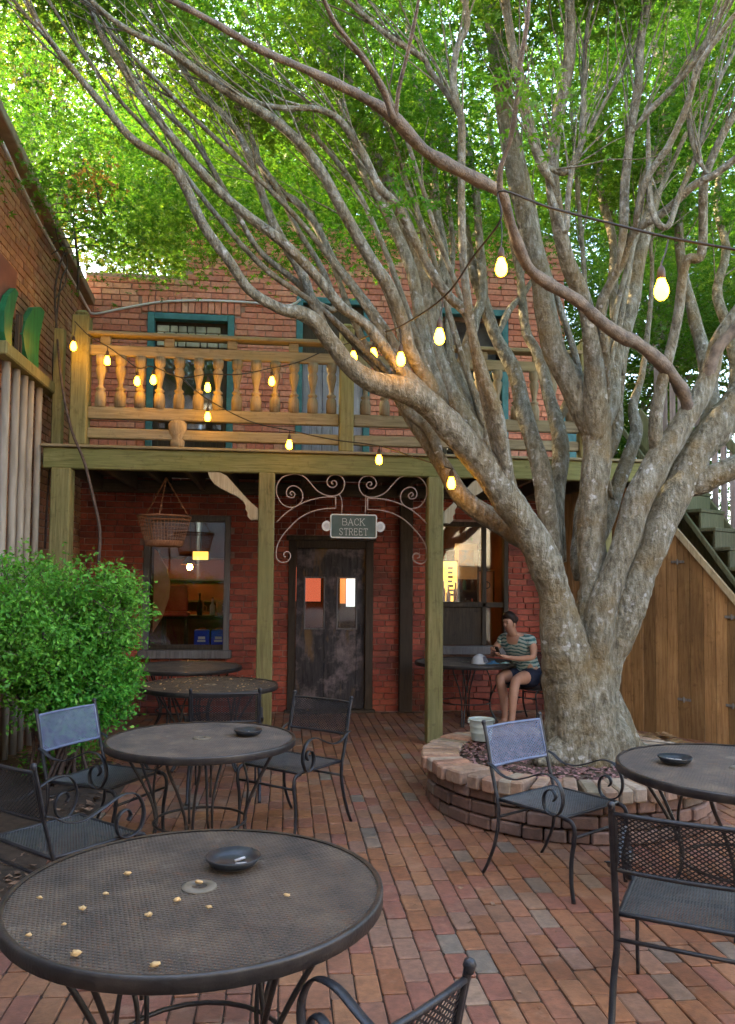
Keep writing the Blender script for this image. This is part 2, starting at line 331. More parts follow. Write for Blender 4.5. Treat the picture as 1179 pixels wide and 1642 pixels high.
def link(name, me, parent=None):
    o = bpy.data.objects.new(name, me); col.objects.link(o)
    if parent is not None:
        o.parent = parent
        if parent.get('_w'): o.matrix_parent_inverse = Matrix.Translation(-Vector(parent['_w']))
    return o
def tag(o, label=None, cat=None, group=None, kind=None):
    if label: o['label'] = label
    if cat: o['category'] = cat
    if group: o['group'] = group
    if kind: o['kind'] = kind
    return o
def thing(name, label, cat, loc=(0, 0, 0), rz=0.0, group=None, world=True):
    """an Empty at the thing's base; with world=True its parts are given in world metres"""
    o = bpy.data.objects.new(name, None); col.objects.link(o); o.empty_display_size = 0.1
    o.location = loc; o.rotation_euler = (0, 0, rz)
    if world: o['_w'] = [float(x) for x in loc]
    return tag(o, label, cat, group)
def copy_tree(o, parent=None):
    c = o.copy(); col.objects.link(c)
    if parent is not None: c.parent = parent
    for ch in [x for x in list(o.children)]: copy_tree(ch, c)
    return c
def clean_props():
    for o in bpy.data.objects:
        if '_w' in o: del o['_w']

def smooth_path(pts, sub=5):
    """Catmull-Rom through rows of numbers"""
    P = [np.array(p, float) for p in pts]; out = []
    for i in range(len(P)-1):
        p0 = P[i-1] if i > 0 else 2*P[0]-P[1]; p1 = P[i]; p2 = P[i+1]; p3 = P[i+2] if i+2 < len(P) else 2*P[-1]-P[-2]
        for k in range(sub):
            t = k/sub; out.append(0.5*((2*p1)+(-p0+p2)*t+(2*p0-5*p1+4*p2-p3)*t*t+(-p0+3*p1-3*p2+p3)*t**3))
    out.append(P[-1]); return out

def unit_brick(name, mat, ch=0.06):
    """brick of 1 x 1 x 1, scaled per copy"""
    m = MB(); m.box((0, 0, 0), (1, 1, 1), ch); return m.mesh(name, mat)

def lay_bricks(parent, mat, origin, sdir, ndir, s0, s1, z0, ztop, openings, L, H, gap, proud, score, nmax=300, seed=1, name='brick'):
    """running-bond bricks proud of a wall plane; the nmax best scored are objects, the rest one joined part"""
    rs = random.Random(seed); origin = Vector(origin); sd_ = Vector(sdir); nd = Vector(ndir); rows = []
    r = 0; z = z0
    zmax = max(ztop(s0+(s1-s0)*k/40) for k in range(41))
    while z+H <= zmax+1e-6:
        s = s0-(L/2 if r % 2 else 0)-rs.random()*0.02
        if r % 6 == 5: Lr = L*0.5
        else: Lr = L
        while s < s1:
            l = Lr*rs.uniform(0.94, 1.06); a, b = max(s, s0), min(s+l, s1); s += l
            segs = [(a, b)]
            for (oa, ob, oz0, oz1) in openings:
                if z+H > oz0+0.01 and z < oz1-0.01:
                    new = []
                    for (p, q) in segs:
                        if q <= oa or p >= ob: new.append((p, q)); continue
                        if p < oa: new.append((p, oa))
                        if q > ob: new.append((ob, q))
                    segs = new
            for (p, q) in segs:
                if q-p > 0.05 and z+H <= ztop((p+q)/2)+0.01: rows.append((p, q, z))
        z += H; r += 1
    items = []
    for (p, q, z) in rows:
        d = proud*rs.uniform(0.45, 1.25)
        c = origin+sd_*((p+q)/2)+nd*(d-0.02)+Vector((0, 0, z+H/2))
        sz = (q-p-gap*rs.uniform(0.8, 1.3), 0.04, H-gap*rs.uniform(0.8, 1.3))
        items.append((score(c), c, sz, rs.uniform(-0.006, 0.006)))
    items.sort(key=lambda k: -k[0])
    B = Matrix((sd_, nd, Vector((0, 0, 1)))).transposed()
    me = unit_brick(name, mat)
    for (_, c, sz, tw) in items[:nmax]:
        o = link(name, me, parent)
        M = Matrix.Translation(c) @ (B @ Matrix.Rotation(tw, 3, 'Y')).to_4x4() @ Matrix.Diagonal((*sz, 1))
        o.matrix_basis = M
    if items[nmax:]:
        m = MB()
        for (_, c, sz, tw) in items[nmax:]: m.box(c, sz, 0.004, B @ Matrix.Rotation(tw, 3, 'Y'))
        tag(m.build(name, mat, parent), kind='stuff')
    return len(rows)

def slab_with_openings(m, s0, s1, z0, z1, openings, place):
    """place(sa,sb,za,zb) is called for each cell of the slab that is not an opening"""
    S = sorted({s0, s1, *[o[0] for o in openings], *[o[1] for o in openings]}); Z = sorted({z0, z1, *[o[2] for o in openings], *[o[3] for o in openings]})
    S = [s for s in S if s0 <= s <= s1]; Z = [z for z in Z if z0 <= z <= z1]
    for a, b in zip(S, S[1:]):
        for c, d in zip(Z, Z[1:]):
            ms_, mz = (a+b)/2, (c+d)/2
            if not any(o[0] < ms_ < o[1] and o[2] < mz < o[3] for o in openings): place(a, b, c, d)
# ---------------------------------------------------------------- ground and patio
m = MB(); m.add([(-150, -150, -0.06), (150, -150, -0.06), (150, 250, -0.06), (-150, 250, -0.06)], [(0, 1, 2, 3)])
tag(m.build('ground', 'ground_dirt'), kind='structure')
PX0, PX1, PY0, PY1 = -2.6, 5.6, 0.3, 10.2
m = MB(); m.bx(PX0, PX1, PY0, PY1, -0.055, -0.012); patio = tag(m.build('patio', 'paver_joint'), kind='structure')
rs = random.Random(4); items = []
PW, PL = 0.104, 0.208
nx = int((PX1-PX0)/PW)
for i in range(nx):
    x = PX0+(i+0.5)*PW; y = PY0-rs.uniform(0, PL) if i % 2 else PY0-PL*0.5-rs.uniform(0, 0.05)
    while y < PY1:
        l = PL*rs.uniform(0.95, 1.05); yc = y+l/2; y += l
        if yc+l/2 > PY1 or yc-l/2 < PY0: continue
        if (x-2.16)**2+(yc-5.88)**2 < 0.9: continue
        q = proj((x, yc, 0)); vis = -10 < q[0] < 1190 and q[1] < 1650
        if ((q[0]-308)/310)**2+((q[1]-1460)/128)**2 < 1: vis = False
        sc = (1/q[2] if q[2] > 0.3 else 0)*(1 if vis else 0.01)
        wob = 0.006*math.sin(yc*1.3+x)
        items.append((sc, Vector((x+wob, yc, -0.028+rs.uniform(-0.0035, 0.003))), (PW-rs.uniform(0.004, 0.009), l-rs.uniform(0.004, 0.01), 0.055), rs.uniform(-0.02, 0.02), rs.uniform(-0.012, 0.012), rs.uniform(-0.01, 0.01)))
items.sort(key=lambda k: -k[0]); me = unit_brick('brick', 'paver', 0.06)
for (_, c, sz, rz, rx, ry) in items[:300]:
    o = link('brick', me, patio); o.matrix_basis = Matrix.Translation(c) @ Matrix.Rotation(rz, 4, 'Z') @ Matrix.Rotation(rx, 4, 'X') @ Matrix.Rotation(ry, 4, 'Y') @ Matrix.Diagonal((*sz, 1))
m = MB()
for (_, c, sz, rz, rx, ry) in items[300:]:
    m.box(c, sz, 0.005, (Matrix.Rotation(rz, 3, 'Z') @ Matrix.Rotation(rx, 3, 'X') @ Matrix.Rotation(ry, 3, 'Y')))
tag(m.build('brick', 'paver', patio), kind='stuff')

def scatter_bits(name, mat, n, place, size, parent=None, seed=1, curl=0.35):
    """n curled flakes as one mesh; place() gives a point on the surface"""
    r = random.Random(seed); m = MB()
    for _ in range(n):
        p = Vector(place(r)); a = r.uniform(0, 6.28); s = r.uniform(*size); w = s*r.uniform(0.35, 0.8)
        E = Matrix.Rotation(a, 3, 'Z') @ Matrix.Rotation(r.uniform(-curl, curl), 3, 'X') @ Matrix.Rotation(r.uniform(-curl, curl), 3, 'Y')
        up = s*r.uniform(0.1, 0.35)
        vs = [E @ Vector(v) + p + Vector((0, 0, up*0.6)) for v in ((-s, 0, up*0.4), (0, -w, 0), (s, 0, up*0.5), (0, w, 0), (0, 0, -up*0.3))]
        m.add(vs, [(0, 1, 4), (1, 2, 4), (2, 3, 4), (3, 0, 4)])
    return m.build(name, mat, parent)

# planting bed along the left wall, with leaf litter
m = MB(); out = [(-2.6, 2.4), (-1.75, 2.5), (-1.5, 3.4), (-1.33, 4.4), (-1.42, 5.4), (-1.25, 6.3), (-1.5, 7.4), (-2.6, 7.9)]
g = []; N = 26
poly = np.array(out)
def in_poly(x, y):
    c = False; j = len(out)-1
    for i in range(len(out)):
        if (out[i][1] > y) != (out[j][1] > y) and x < (out[j][0]-out[i][0])*(y-out[i][1])/(out[j][1]-out[i][1])+out[i][0]: c = not c
        j = i
    return c
pts = smooth_path(out, 4); ctr = Vector((-2.2, 5.2, 0.07)); vs = [ctr]+[Vector((p[0], p[1], 0.004)) for p in pts]+[Vector((ctr.x+(p[0]-ctr.x)*0.85, ctr.y+(p[1]-ctr.y)*0.92, 0.04)) for p in pts]
k = len(pts); fs = []
for i in range(k-1): fs += [(1+i, 2+i, 2+k+i, 1+k+i), (1+k+i, 2+k+i, 0)]
m.add(vs, fs); bed = tag(m.build('planting_bed', 'soil'), kind='structure')
def bedpt(r):
    while True:
        x, y = r.uniform(-2.6, -1.15), r.uniform(2.4, 7.9)
        if in_poly(x, y): return (x, y, 0.035)
tag(scatter_bits('leaf_litter', 'litter', 1500, bedpt, (0.015, 0.05), seed=3), 'dry brown leaf litter covering the planting bed by the left wall', 'leaf litter', kind='stuff')
def patpt(r):
    while True:
        x, y = r.uniform(-1.6, 4.6), r.uniform(1.6, 9)
        if (x-2.16)**2+(y-5.88)**2 > 1.3: return (x, y, 0.002)
tag(scatter_bits('fallen_leaves', 'litter', 420, patpt, (0.008, 0.02), seed=8), 'small dry leaf scraps scattered over the brick patio', 'leaf litter', kind='stuff')

# ---------------------------------------------------------------- back building
WY = 10.2
bb = thing('brick_building', 'two storey red brick building with balcony doors and a dark wooden ground floor door', 'building', (0.5, WY, 0))
OP = dict(win=(-1.80, -0.71, 0.74, 2.52), door=(0.11, 1.08, -0.1, 2.14), rwin=(1.93, 2.97, 0.77, 2.50),
          up1=(-1.82, -0.71, 3.06, 5.16), up2=(0.10, 1.08, 3.06, 5.46), up3=(1.98, 2.97, 3.06, 5.40))
ops = list(OP.values())
def btop(s): return 5.66 if s < -1.35 else 6.42
m = MB()
slab_with_openings(m, -2.62, 3.77, -0.05, 5.66, ops, lambda a, b, c, d: m.bx(a, b, WY+0.012, WY+0.26, c, d))
m.bx(-1.35, 3.77, WY+0.012, WY+0.26, 5.66, 6.42)
m.bx(3.51, 3.77, WY+0.26, WY+4, -0.05, 6.41); m.bx(-2.62, 3.5, WY+3.9, WY+4.1, -0.05, 5.3); m.bx(-1.35, -1.15, WY+0.262, WY+3.9, 5.0, 6.41)
bwall = m.build('wall', 'mortar', bb)
def bscore(c):
    s = 2 if (c.z > 4.25 and c.x < 1.0) else (1.2 if c.z > 4.3 else (1.6 if (c.z < 2.2 and -0.7 < c.x < 2.0 and c.z > 0.3) else (1.0 if c.z > 3.0 else 0.5)))
    if -2.6 < c.x < 3.7: return s-0.05*abs(c.x)
    return 0
bargs = ((0, WY, 0), (1, 0, 0), (0, -1, 0), -2.62, 3.77)
lay_bricks(bwall, 'upper_brick_lit', *bargs, 3.002, btop, ops+[(-1.9, -0.63, 5.16, 5.38)], 0.232, 0.079, 0.010, 0.016, bscore, 200, 5)
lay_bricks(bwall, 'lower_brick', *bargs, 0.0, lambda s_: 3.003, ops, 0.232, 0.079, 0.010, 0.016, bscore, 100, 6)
# soldier arch over the upper left door
m = MB(); n = 15
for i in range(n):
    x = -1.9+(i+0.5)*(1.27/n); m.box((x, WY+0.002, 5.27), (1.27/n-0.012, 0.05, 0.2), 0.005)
tag(m.build('arch_brick', 'upper_brick_lit', bwall), kind='stuff')
m = MB(); m.bx(-1.36, 3.8, WY-0.02, WY+0.3, 6.422, 6.47); m.bx(-2.6, 3.5, WY+0.27, WY+4.05, 5.32, 5.4); m.build('roof', 'roof_edge', bb)

def frame(m, x0, x1, z0, z1, w, y0, y1, bottom=True):
    m.bx(x0, x0+w, y0, y1, z0, z1, 0.006); m.bx(x1-w, x1, y0, y1, z0, z1, 0.006); m.bx(x0+w, x1-w, y0+0.004, y1-0.004, z1-w, z1, 0.006)
    if bottom: m.bx(x0+w, x1-w, y0+0.004, y1-0.004, z0, z0+w, 0.006)
def pane(x0, x1, z0, z1, y, parent):
    m = MB(); m.bx(x0, x1, y, y+0.006, z0, z1); return m.build('pane', 'glass', parent)
# lower left window
x0, x1, z0, z1 = OP['win']
m = MB(); frame(m, x0, x1, z0, z1, 0.075, WY-0.03, WY+0.10, False); w = m.build('window', 'frame_grey', bb)
m = MB(); m.bx(x0+0.075, x1-0.075, WY+0.03, WY+0.07, z0+0.06, z0+0.12); m.build('frame', 'dark_wood', w)
m = MB(); m.bx(x0-0.04, x1+0.04, WY-0.09, WY+0.12, z0-0.05, z0+0.055, 0.008); m.build('sill', 'frame_grey', w)
pane(x0+0.075, x1-0.075, z0+0.12, z1-0.075, WY+0.06, w)
# lower right window: three lights
x0, x1, z0, z1 = OP['rwin']
m = MB(); frame(m, x0, x1, z0, z1, 0.06, WY-0.02, WY+0.10, False); w = m.build('window', 'dark_wood', bb)
m = MB(); m.bx(x0+0.06, x1-0.06, WY+0.02, WY+0.08, 1.36, 1.43, 0.005); m.bx(2.62, 2.68, WY+0.02, WY+0.08, 0.86, z1-0.06, 0.005); m.build('frame', 'dark_wood', w)
m = MB(); m.bx(x0-0.04, x1+0.04, WY-0.08, WY+0.12, z0-0.03, z0+0.08, 0.008); m.build('sill', 'frame_grey', w)
pane(x0+0.06, 2.62, 1.43, z1-0.06, WY+0.05, w); pane(2.68, x1-0.06, 0.86, z1-0.06, WY+0.05, w)
m = MB(); m.bx(x0+0.06, 2.62, WY+0.05, WY+0.07, 0.86, 1.36); m.build('panel', 'dark_wood', w)
# wooden front door with two panes
x0, x1, z0, z1 = OP['door']
m = MB(); frame(m, x0-0.07, x1+0.07, 0.0, z1+0.08, 0.10, WY-0.035, WY+0.10, False); m.bx(x0-0.10, x1+0.10, WY-0.07, WY-0.005, z1+0.08, z1+0.14, 0.01)
d = m.build('door_frame', 'dark_wood', bb)
m = MB(); m.bx(x0-0.1, x1+0.1, WY-0.12, WY+0.1, -0.01, 0.035, 0.008); m.build('threshold', 'dark_wood', d)
door = MB(); DY0, DY1 = WY+0.03, WY+0.075; a, b = x0+0.035, x1-0.035; mid = (a+b)/2
for (p, q, r_, s_) in ((a, a+0.11, 0.03, z1-0.02), (mid-0.085, mid+0.085, 0.03, z1-0.02), (b-0.11, b, 0.03, z1-0.02)):
    door.bx(p, q, DY0, DY1, r_, s_, 0.006)
for sgn, (p, q) in enumerate(((a+0.11, mid-0.085), (mid+0.085, b-0.11))):
    door.bx(p, q, DY0+0.006, DY1-0.006, 0.03, 1.03, 0.004); door.bx(p, q, DY0+0.004, DY1-0.006, 1.74, z1-0.02, 0.004); door.bx(p, q, DY0+0.002, DY1, 1.03, 1.07, 0.004)
dr = door.build('door', 'old_door', bb)
for (p, q) in ((a+0.11, mid-0.085), (mid+0.085, b-0.11)):
    pn = pane(p, q, 1.07, 1.74, WY+0.05, dr); m = MB(); frame(m, p-0.012, q+0.012, 1.06, 1.75, 0.022, DY0-0.012, DY0+0.004); m.build('moulding', 'frame_grey', dr)
m = MB(); m.tube([(b-0.05, DY0-0.05, 1.0), (b-0.05, DY0-0.05, 1.12)], 0.012, 8); m.tube([(b-0.05, DY0, 1.01), (b-0.05, DY0-0.05, 1.01)], 0.01, 6); m.tube([(b-0.05, DY0, 1.11), (b-0.05, DY0-0.05, 1.11)], 0.01, 6); m.build('handle', 'table_rim', dr)
# dark timber pilaster beside the door
m = MB(); m.bx(1.49, 1.66, WY-0.13, WY-0.012, 0, 2.85, 0.008); m.build('pilaster', 'dark_wood', bb)
# upper glazed door with teal frame
def teal(x0, x1, z0, z1):
    m = MB(); frame(m, x0, x1, z0, z1, 0.085, WY-0.03, WY+0.1, False); return m.build('door_frame', 'teal_paint', bb)
x0, x1, z0, z1 = OP['up1']; f = teal(x0, x1, z0, z1)
m = MB(); frame(m, x0+0.085, x1-0.085, 3.06, 4.72, 0.07, WY+0.02, WY+0.07); m.bx(x0+0.15, x1-0.15, WY+0.025, WY+0.065, 3.13, 3.5); g2 = m.build('door', 'dark_wood', f)
pane(x0+0.155, x1-0.155, 3.5, 4.65, WY+0.045, g2)
m = MB(); m.bx(x0+0.085, x1-0.085, WY+0.1, WY+0.14, 4.72, z1-0.085); m.build('transom', 'dark_wood', f)
rr = random.Random(9); m = MB()
for zz in (4.79, 4.89, 4.98):
    x = x0+0.1
    while x < x1-0.2:
        l = rr.uniform(0.09, 0.2); m.box((x+l/2, WY+0.085, zz), (l-0.015, 0.03, 0.085), 0.008); x += l
tag(m.build('reflected_stone', 'stone_pale', f), kind='stuff')  # stone blocks standing in for the reflection in the transom
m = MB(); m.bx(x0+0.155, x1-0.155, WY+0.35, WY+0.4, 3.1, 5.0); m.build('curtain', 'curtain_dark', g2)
# upper plank door
x0, x1, z0, z1 = OP['up2']; f = teal(x0, x1, z0, z1)
for i in range(6):
    w_ = (x1-x0-0.17)/6; m = MB(); m.bx(x0+0.085+i*w_+0.003, x0+0.085+(i+1)*w_-0.003, WY+0.03, WY+0.06+rr.uniform(0, 0.006), 3.06, 4.62, 0.004); m.build('plank', 'door_grey', f)
m = MB(); m.bx(x0+0.085, x1-0.085, WY+0.02, WY+0.07, 4.62, 4.68, 0.004); m.bx(x0+0.085, x1-0.085, WY+0.06, WY+0.09, 4.68, z1-0.085); m.build('transom', 'dark_wood', f)
# upper right door
x0, x1, z0, z1 = OP['up3']; f = teal(x0, x1, z0, z1)
m = MB(); frame(m, x0+0.085, x1-0.085, 3.06, 4.72, 0.07, WY+0.02, WY+0.07); g2 = m.build('door', 'dark_wood', f)
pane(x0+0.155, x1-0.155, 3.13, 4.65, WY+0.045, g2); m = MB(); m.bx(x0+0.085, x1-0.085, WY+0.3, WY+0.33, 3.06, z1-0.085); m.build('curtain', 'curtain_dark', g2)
# white conduit sagging across the upper wall
cp = [onX(4, 228, -2.55), onX(60, 350, -2.55), onX(105, 430, -2.55), onX(128, 470, -2.55), onX(141, 494, -2.54)]+[onY(px, py, WY-0.04) for px, py in ((152, 503), (200, 494), (260, 484), (330, 482), (400, 485), (455, 490), (472, 487), (482, 480))]
m = MB(); m.tube(smooth_path([tuple(p) for p in cp], 5), 0.016, 6); m.build('conduit', 'conduit', bb, True)

# rooms behind the glass
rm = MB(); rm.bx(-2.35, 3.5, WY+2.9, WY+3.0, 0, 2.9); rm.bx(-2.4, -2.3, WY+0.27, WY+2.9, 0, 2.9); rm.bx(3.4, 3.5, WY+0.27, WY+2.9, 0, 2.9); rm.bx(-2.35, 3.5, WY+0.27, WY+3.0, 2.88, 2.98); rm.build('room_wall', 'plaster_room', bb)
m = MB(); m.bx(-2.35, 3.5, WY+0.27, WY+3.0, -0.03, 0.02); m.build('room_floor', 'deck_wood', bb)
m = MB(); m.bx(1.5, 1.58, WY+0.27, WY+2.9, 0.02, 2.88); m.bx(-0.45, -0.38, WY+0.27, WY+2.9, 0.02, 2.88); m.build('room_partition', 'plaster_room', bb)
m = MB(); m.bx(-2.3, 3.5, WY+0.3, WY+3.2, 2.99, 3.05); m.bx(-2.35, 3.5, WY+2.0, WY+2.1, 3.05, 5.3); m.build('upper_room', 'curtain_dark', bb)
def pendant(x, y, z, label, r=0.07):
    o = thing('pendant_lamp', label, 'lamp', (x, y, z), group='lamps inside the bar')
    m = MB(); m.tube([(x, y, z+0.14), (x, y, 2.88)], 0.006, 6); m.build('cord', 'cable_black', o)
    m = MB(); m.lathe([(0.03, 0.16), (0.05, 0.14), (r*2.0, 0.04), (r*2.0-0.005, 0.035), (0.04, 0.13)], 16, (x, y, z)); m.build('lamp_shade', 'rust_wire', o, True)
    m = MB(); m.lathe([(0, -0.05), (0.03, -0.04), (0.042, 0), (0.03, 0.04), (0.012, 0.08), (0, 0.085)], 12, (x, y, z)); m.build('bulb', 'lamp_glow', o, True)
pendant(-1.45, WY+1.9, 1.9, 'warm hanging lamp inside the bar behind the window by the shrub')
pendant(0.55, WY+1.6, 2.0, 'warm hanging lamp inside the bar behind the wooden door panes')
pendant(2.2, WY+1.5, 2.25, 'warm hanging lamp inside the bar behind the window next to the seated person')
# left window: counter, cartons, stools
o = thing('bar_counter', 'dim wooden counter inside the bar behind the window by the shrub', 'counter', (-1.3, WY+1.0, 0.02))
m = MB(); m.bx(-2.2, -0.5, WY+0.9, WY+1.4, 1.15, 1.2, 0.006); m.build('countertop', 'dark_wood', o); m = MB(); m.bx(-2.2, -0.5, WY+0.95, WY+1.35, 0.02, 1.15); m.build('body', 'plaster_room', o)
o = thing('window_shelf', 'low shelf inside the window holding two blue cartons', 'shelf', (-1.2, WY+0.4, 0.02))
m = MB(); m.bx(-1.7, -0.75, WY+0.28, WY+0.6, 0.78, 0.82); m.build('shelf_board', 'dark_wood', o); m = MB(); m.bx(-1.66, -1.62, WY+0.32, WY+0.36, 0.02, 0.78); m.bx(-0.83, -0.79, WY+0.32, WY+0.36, 0.02, 0.78); m.build('support', 'dark_wood', o)
for x, lab in ((-1.09, 'blue drink carton behind the window glass, the one nearer the window middle'), (-0.87, 'blue drink carton behind the window glass, the one against the frame')):
    o = thing('drink_carton', lab, 'carton', (x, WY+0.42, 0.82), group='blue cartons in the window')
    m = MB(); m.bx(x-0.1, x+0.095, WY+0.34, WY+0.5, 0.82, 1.03, 0.012); m.build('carton_body', 'carton_blue', o)
    m = MB(); m.bx(x-0.055, x+0.05, WY+0.335, WY+0.339, 0.875, 0.9); m.bx(x-0.045, x+0.045, WY+0.335, WY+0.339, 0.91, 0.945); m.build('print', 'paper_white', o)
    m = MB(); m.tube([(x-0.05, WY+0.42, 1.03), (x-0.03, WY+0.42, 1.05), (x+0.03, WY+0.42, 1.05), (x+0.05, WY+0.42, 1.03)], 0.008, 6); m.build('handle', 'cloth_red', o)
o = thing('bar_chair', 'red upholstered chair inside the bar behind the window', 'chair', (-1.5, WY+0.75, 0.02))
m = MB(); m.bx(-1.68, -1.3, WY+0.6, WY+0.85, 1.2, 1.26, 0.02); m.build('seat', 'cloth_red', o); m = MB(); m.bx(-1.66, -1.34, WY+0.82, WY+0.87, 1.26, 1.62, 0.02); m.build('backrest', 'cloth_red', o)
for sx in (-1.64, -1.34):
    for sy in (0.63, 0.82): m = MB(); m.bx(sx-0.015, sx+0.015, WY+sy-0.015, WY+sy+0.015, 0.02, 1.2); m.build('leg', 'dark_wood', o)
o = thing('curved_board', 'tall curved orange wooden board standing inside the window by the shrub', 'board', (-1.68, WY+0.4, 0.8))
m = MB(); pr = [(0.0, 1.0), (0.12, 1.2), (0.2, 1.45), (0.21, 1.65), (0.16, 1.85), (0.05, 2.05), (0.0, 2.1)]
m.prism([(-1.72+a_, WY+0.30, b_) for a_, b_ in pr], (0, 0.03, 0)); m.build('panel', 'cloth_orange', o)
for px, py, lab in ((322, 985, 'glowing amber beer glass on the bar counter, nearer the window middle'), (352, 975, 'glowing amber jug on the bar counter by the window frame')):
    p = onY(px, py, WY+1.1); o = thing('beer_glass', lab, 'glass', (p.x, p.y, 1.2), group='glasses on the bar counter')
    m = MB(); m.lathe([(0.03, 0), (0.045, 0.19), (0.04, 0.19), (0.028, 0.01)], 14, (p.x, p.y, 1.2)); m.build('body', 'cloth_orange', o, True)
    m = MB(); m.tube([(p.x+0.04, p.y, 1.34), (p.x+0.08, p.y, 1.32), (p.x+0.075, p.y, 1.26), (p.x+0.035, p.y, 1.25)], 0.006, 6); m.build('handle', 'cloth_orange', o, True)
o = thing('shelf_sign', 'small yellow lit sign high inside the window behind the hanging basket', 'sign', (-1.25, WY+1.5, 2.0))
m = MB(); m.bx(-1.36, -1.14, WY+1.5, WY+1.53, 2.0, 2.12); m.build('face', 'sign_glow', o); m = MB(); m.bx(-1.38, -1.12, WY+1.53, WY+1.56, 1.98, 2.14); m.bx(-1.26, -1.24, WY+1.53, WY+1.56, 2.14, 2.88); m.build('case', 'dark_wood', o)
for i, (x, z, h, c) in enumerate(((-1.62, 1.2, 0.34, 'cloth_orange'), (-1.2, 1.2, 0.3, 'dark_wood'), (-1.02, 1.2, 0.24, 'paper_white'), (-0.82, 1.2, 0.3, 'cloth_red'))):
    o = thing('bar_bottle', ['amber bottle on the counter beside the red chair', 'dark bottle in the middle of the counter', 'pale bottle on the counter over the cartons', 'red bottle on the counter against the window frame'][i], 'bottle', (x, WY+1.05, z), group='bottles on the bar counter')
    m = MB(); m.lathe([(0.035, 0), (0.038, h*0.55), (0.014, h*0.72), (0.014, h), (0.0, h)], 10, (x, WY+1.05, z)); m.build('body', c, o, True); m = MB(); m.lathe([(0.016, 0), (0.016, 0.02), (0, 0.021)], 8, (x, WY+1.05, z+h-0.004)); m.build('cap', 'dark_wood', o)
o = thing('back_bar_shelf', 'wooden shelf rack on the back wall inside the window by the shrub', 'shelf', (-1.3, WY+2.8, 1.3))
for z in (1.35, 1.7, 2.05): m = MB(); m.bx(-2.1, -0.55, WY+2.68, WY+2.89, z, z+0.03); m.build('shelf_board', 'dark_wood', o)
m = MB(); m.bx(-2.1, -2.05, WY+2.7, WY+2.89, 0.02, 2.2); m.bx(-0.6, -0.55, WY+2.7, WY+2.89, 0.02, 2.2); m.build('upright', 'dark_wood', o)
# door: glowing panels added for the red lit room and bright window behind
o = thing('red_glow_panel', 'added red glowing panel seen through the darker pane of the wooden door', 'sign', (0.3, WY+1.2, 1.2))
m = MB(); m.bx(0.1, 0.52, WY+1.25, WY+1.28, 1.4, 1.9); m.build('face', 'red_glow', o); m = MB(); m.bx(0.08, 0.54, WY+1.28, WY+1.31, 1.38, 1.92); m.build('case', 'dark_wood', o); m = MB(); m.tube([(0.3, WY+1.29, 1.92), (0.3, WY+1.29, 2.88)], 0.008, 6); m.build('hanger', 'cable_black', o)
o = thing('strip_glow_box', 'added bright upright cooler seen through the pane of the wooden door', 'glowbox', (1.05, WY+2.3, 0.02))
m = MB(); m.bx(0.86, 1.25, WY+2.35, WY+2.8, 0.02, 2.0, 0.01); m.build('cabinet', 'dark_wood', o); m = MB(); m.bx(0.98, 1.12, WY+2.33, WY+2.345, 1.3, 1.95); m.build('strip_glow', 'pane_glow', o); m = MB(); m.bx(0.88, 0.97, WY+2.33, WY+2.345, 1.35, 1.95); m.build('amber_fill', 'amber_glow', o)  # bright strip stands in for a lit window; amber panel added for warm glow
# right window: lit board and posters on the bar's back wall
o = thing('menu_board', 'yellow backlit menu board inside the bar beside the seated person', 'menu board', (2.35, WY+1.2, 0.9))
m = MB(); m.bx(2.12, 2.5, WY+1.0, WY+1.03, 1.42, 2.0); m.build('face', 'sign_glow', o); m = MB(); m.bx(2.1, 2.52, WY+1.03, WY+1.06, 1.4, 2.02); m.build('case', 'dark_wood', o)
m = MB()
for i in range(7): m.bx(2.36, 2.36+rr.uniform(0.06, 0.11), WY+0.992, WY+0.998, 1.5+i*0.065, 1.53+i*0.065)
m.build('lettering', 'dark_wood', o)
m = MB(); m.bx(2.28, 2.31, WY+1.03, WY+1.06, 0.02, 1.4); m.build('stand', 'dark_wood', o)
o = thing('poster', 'orange framed poster with a round emblem inside the narrow window pane', 'poster', (2.8, WY+0.5, 1.35))
m = MB(); m.bx(2.7, 2.9, WY+0.5, WY+0.515, 1.4, 1.85); m.build('sheet', 'cloth_orange', o)
m = MB(); m.tube([(2.8+0.055*math.cos(k*0.524), WY+0.495, 1.66+0.05*math.sin(k*0.524)) for k in range(12)], 0.008, 5, True); m.build('emblem', 'dark_wood', o)
m = MB(); frame(m, 2.68, 2.92, 1.38, 1.87, 0.015, WY+0.49, WY+0.53); m.build('frame', 'dark_wood', o)
for i, (x, h) in enumerate(((2.06, 0.22), (2.13, 0.27), (2.2, 0.2), (2.3, 0.25))):
    o = thing('bottle', ['short amber bottle by the post side of the lit window', 'tallest amber bottle on the lit window ledge', 'stubby amber bottle in the middle of the lit window ledge', 'amber bottle nearest the dark mullion on the lit window ledge'][i], 'bottle', (x, WY+0.2, 1.44), group='bottles on the window ledge')
    m = MB(); m.lathe([(0.03, 0), (0.032, h*0.55), (0.012, h*0.72), (0.012, h), (0.0, h)], 10, (x, WY+0.2, 1.432)); m.build('body', 'cloth_orange', o, True)
    m = MB(); m.lathe([(0.0135, 0), (0.0135, 0.015), (0, 0.016)], 8, (x, WY+0.2, 1.432+h)); m.build('cap', 'paper_white', o)
o = thing('bottle_rack', 'tall rack of bottles on the back wall of the bar behind the lit window', 'rack', (2.6, WY+2.7, 0.02))
for z in (1.2, 1.55, 1.9, 2.25): m = MB(); m.bx(1.7, 3.3, WY+2.6, WY+2.88, z, z+0.03); m.build('shelf_board', 'dark_wood', o)
m = MB(); m.bx(1.66, 1.7, WY+2.6, WY+2.88, 0.02, 2.4); m.bx(3.3, 3.34, WY+2.6, WY+2.88, 0.02, 2.4); m.build('upright', 'dark_wood', o)
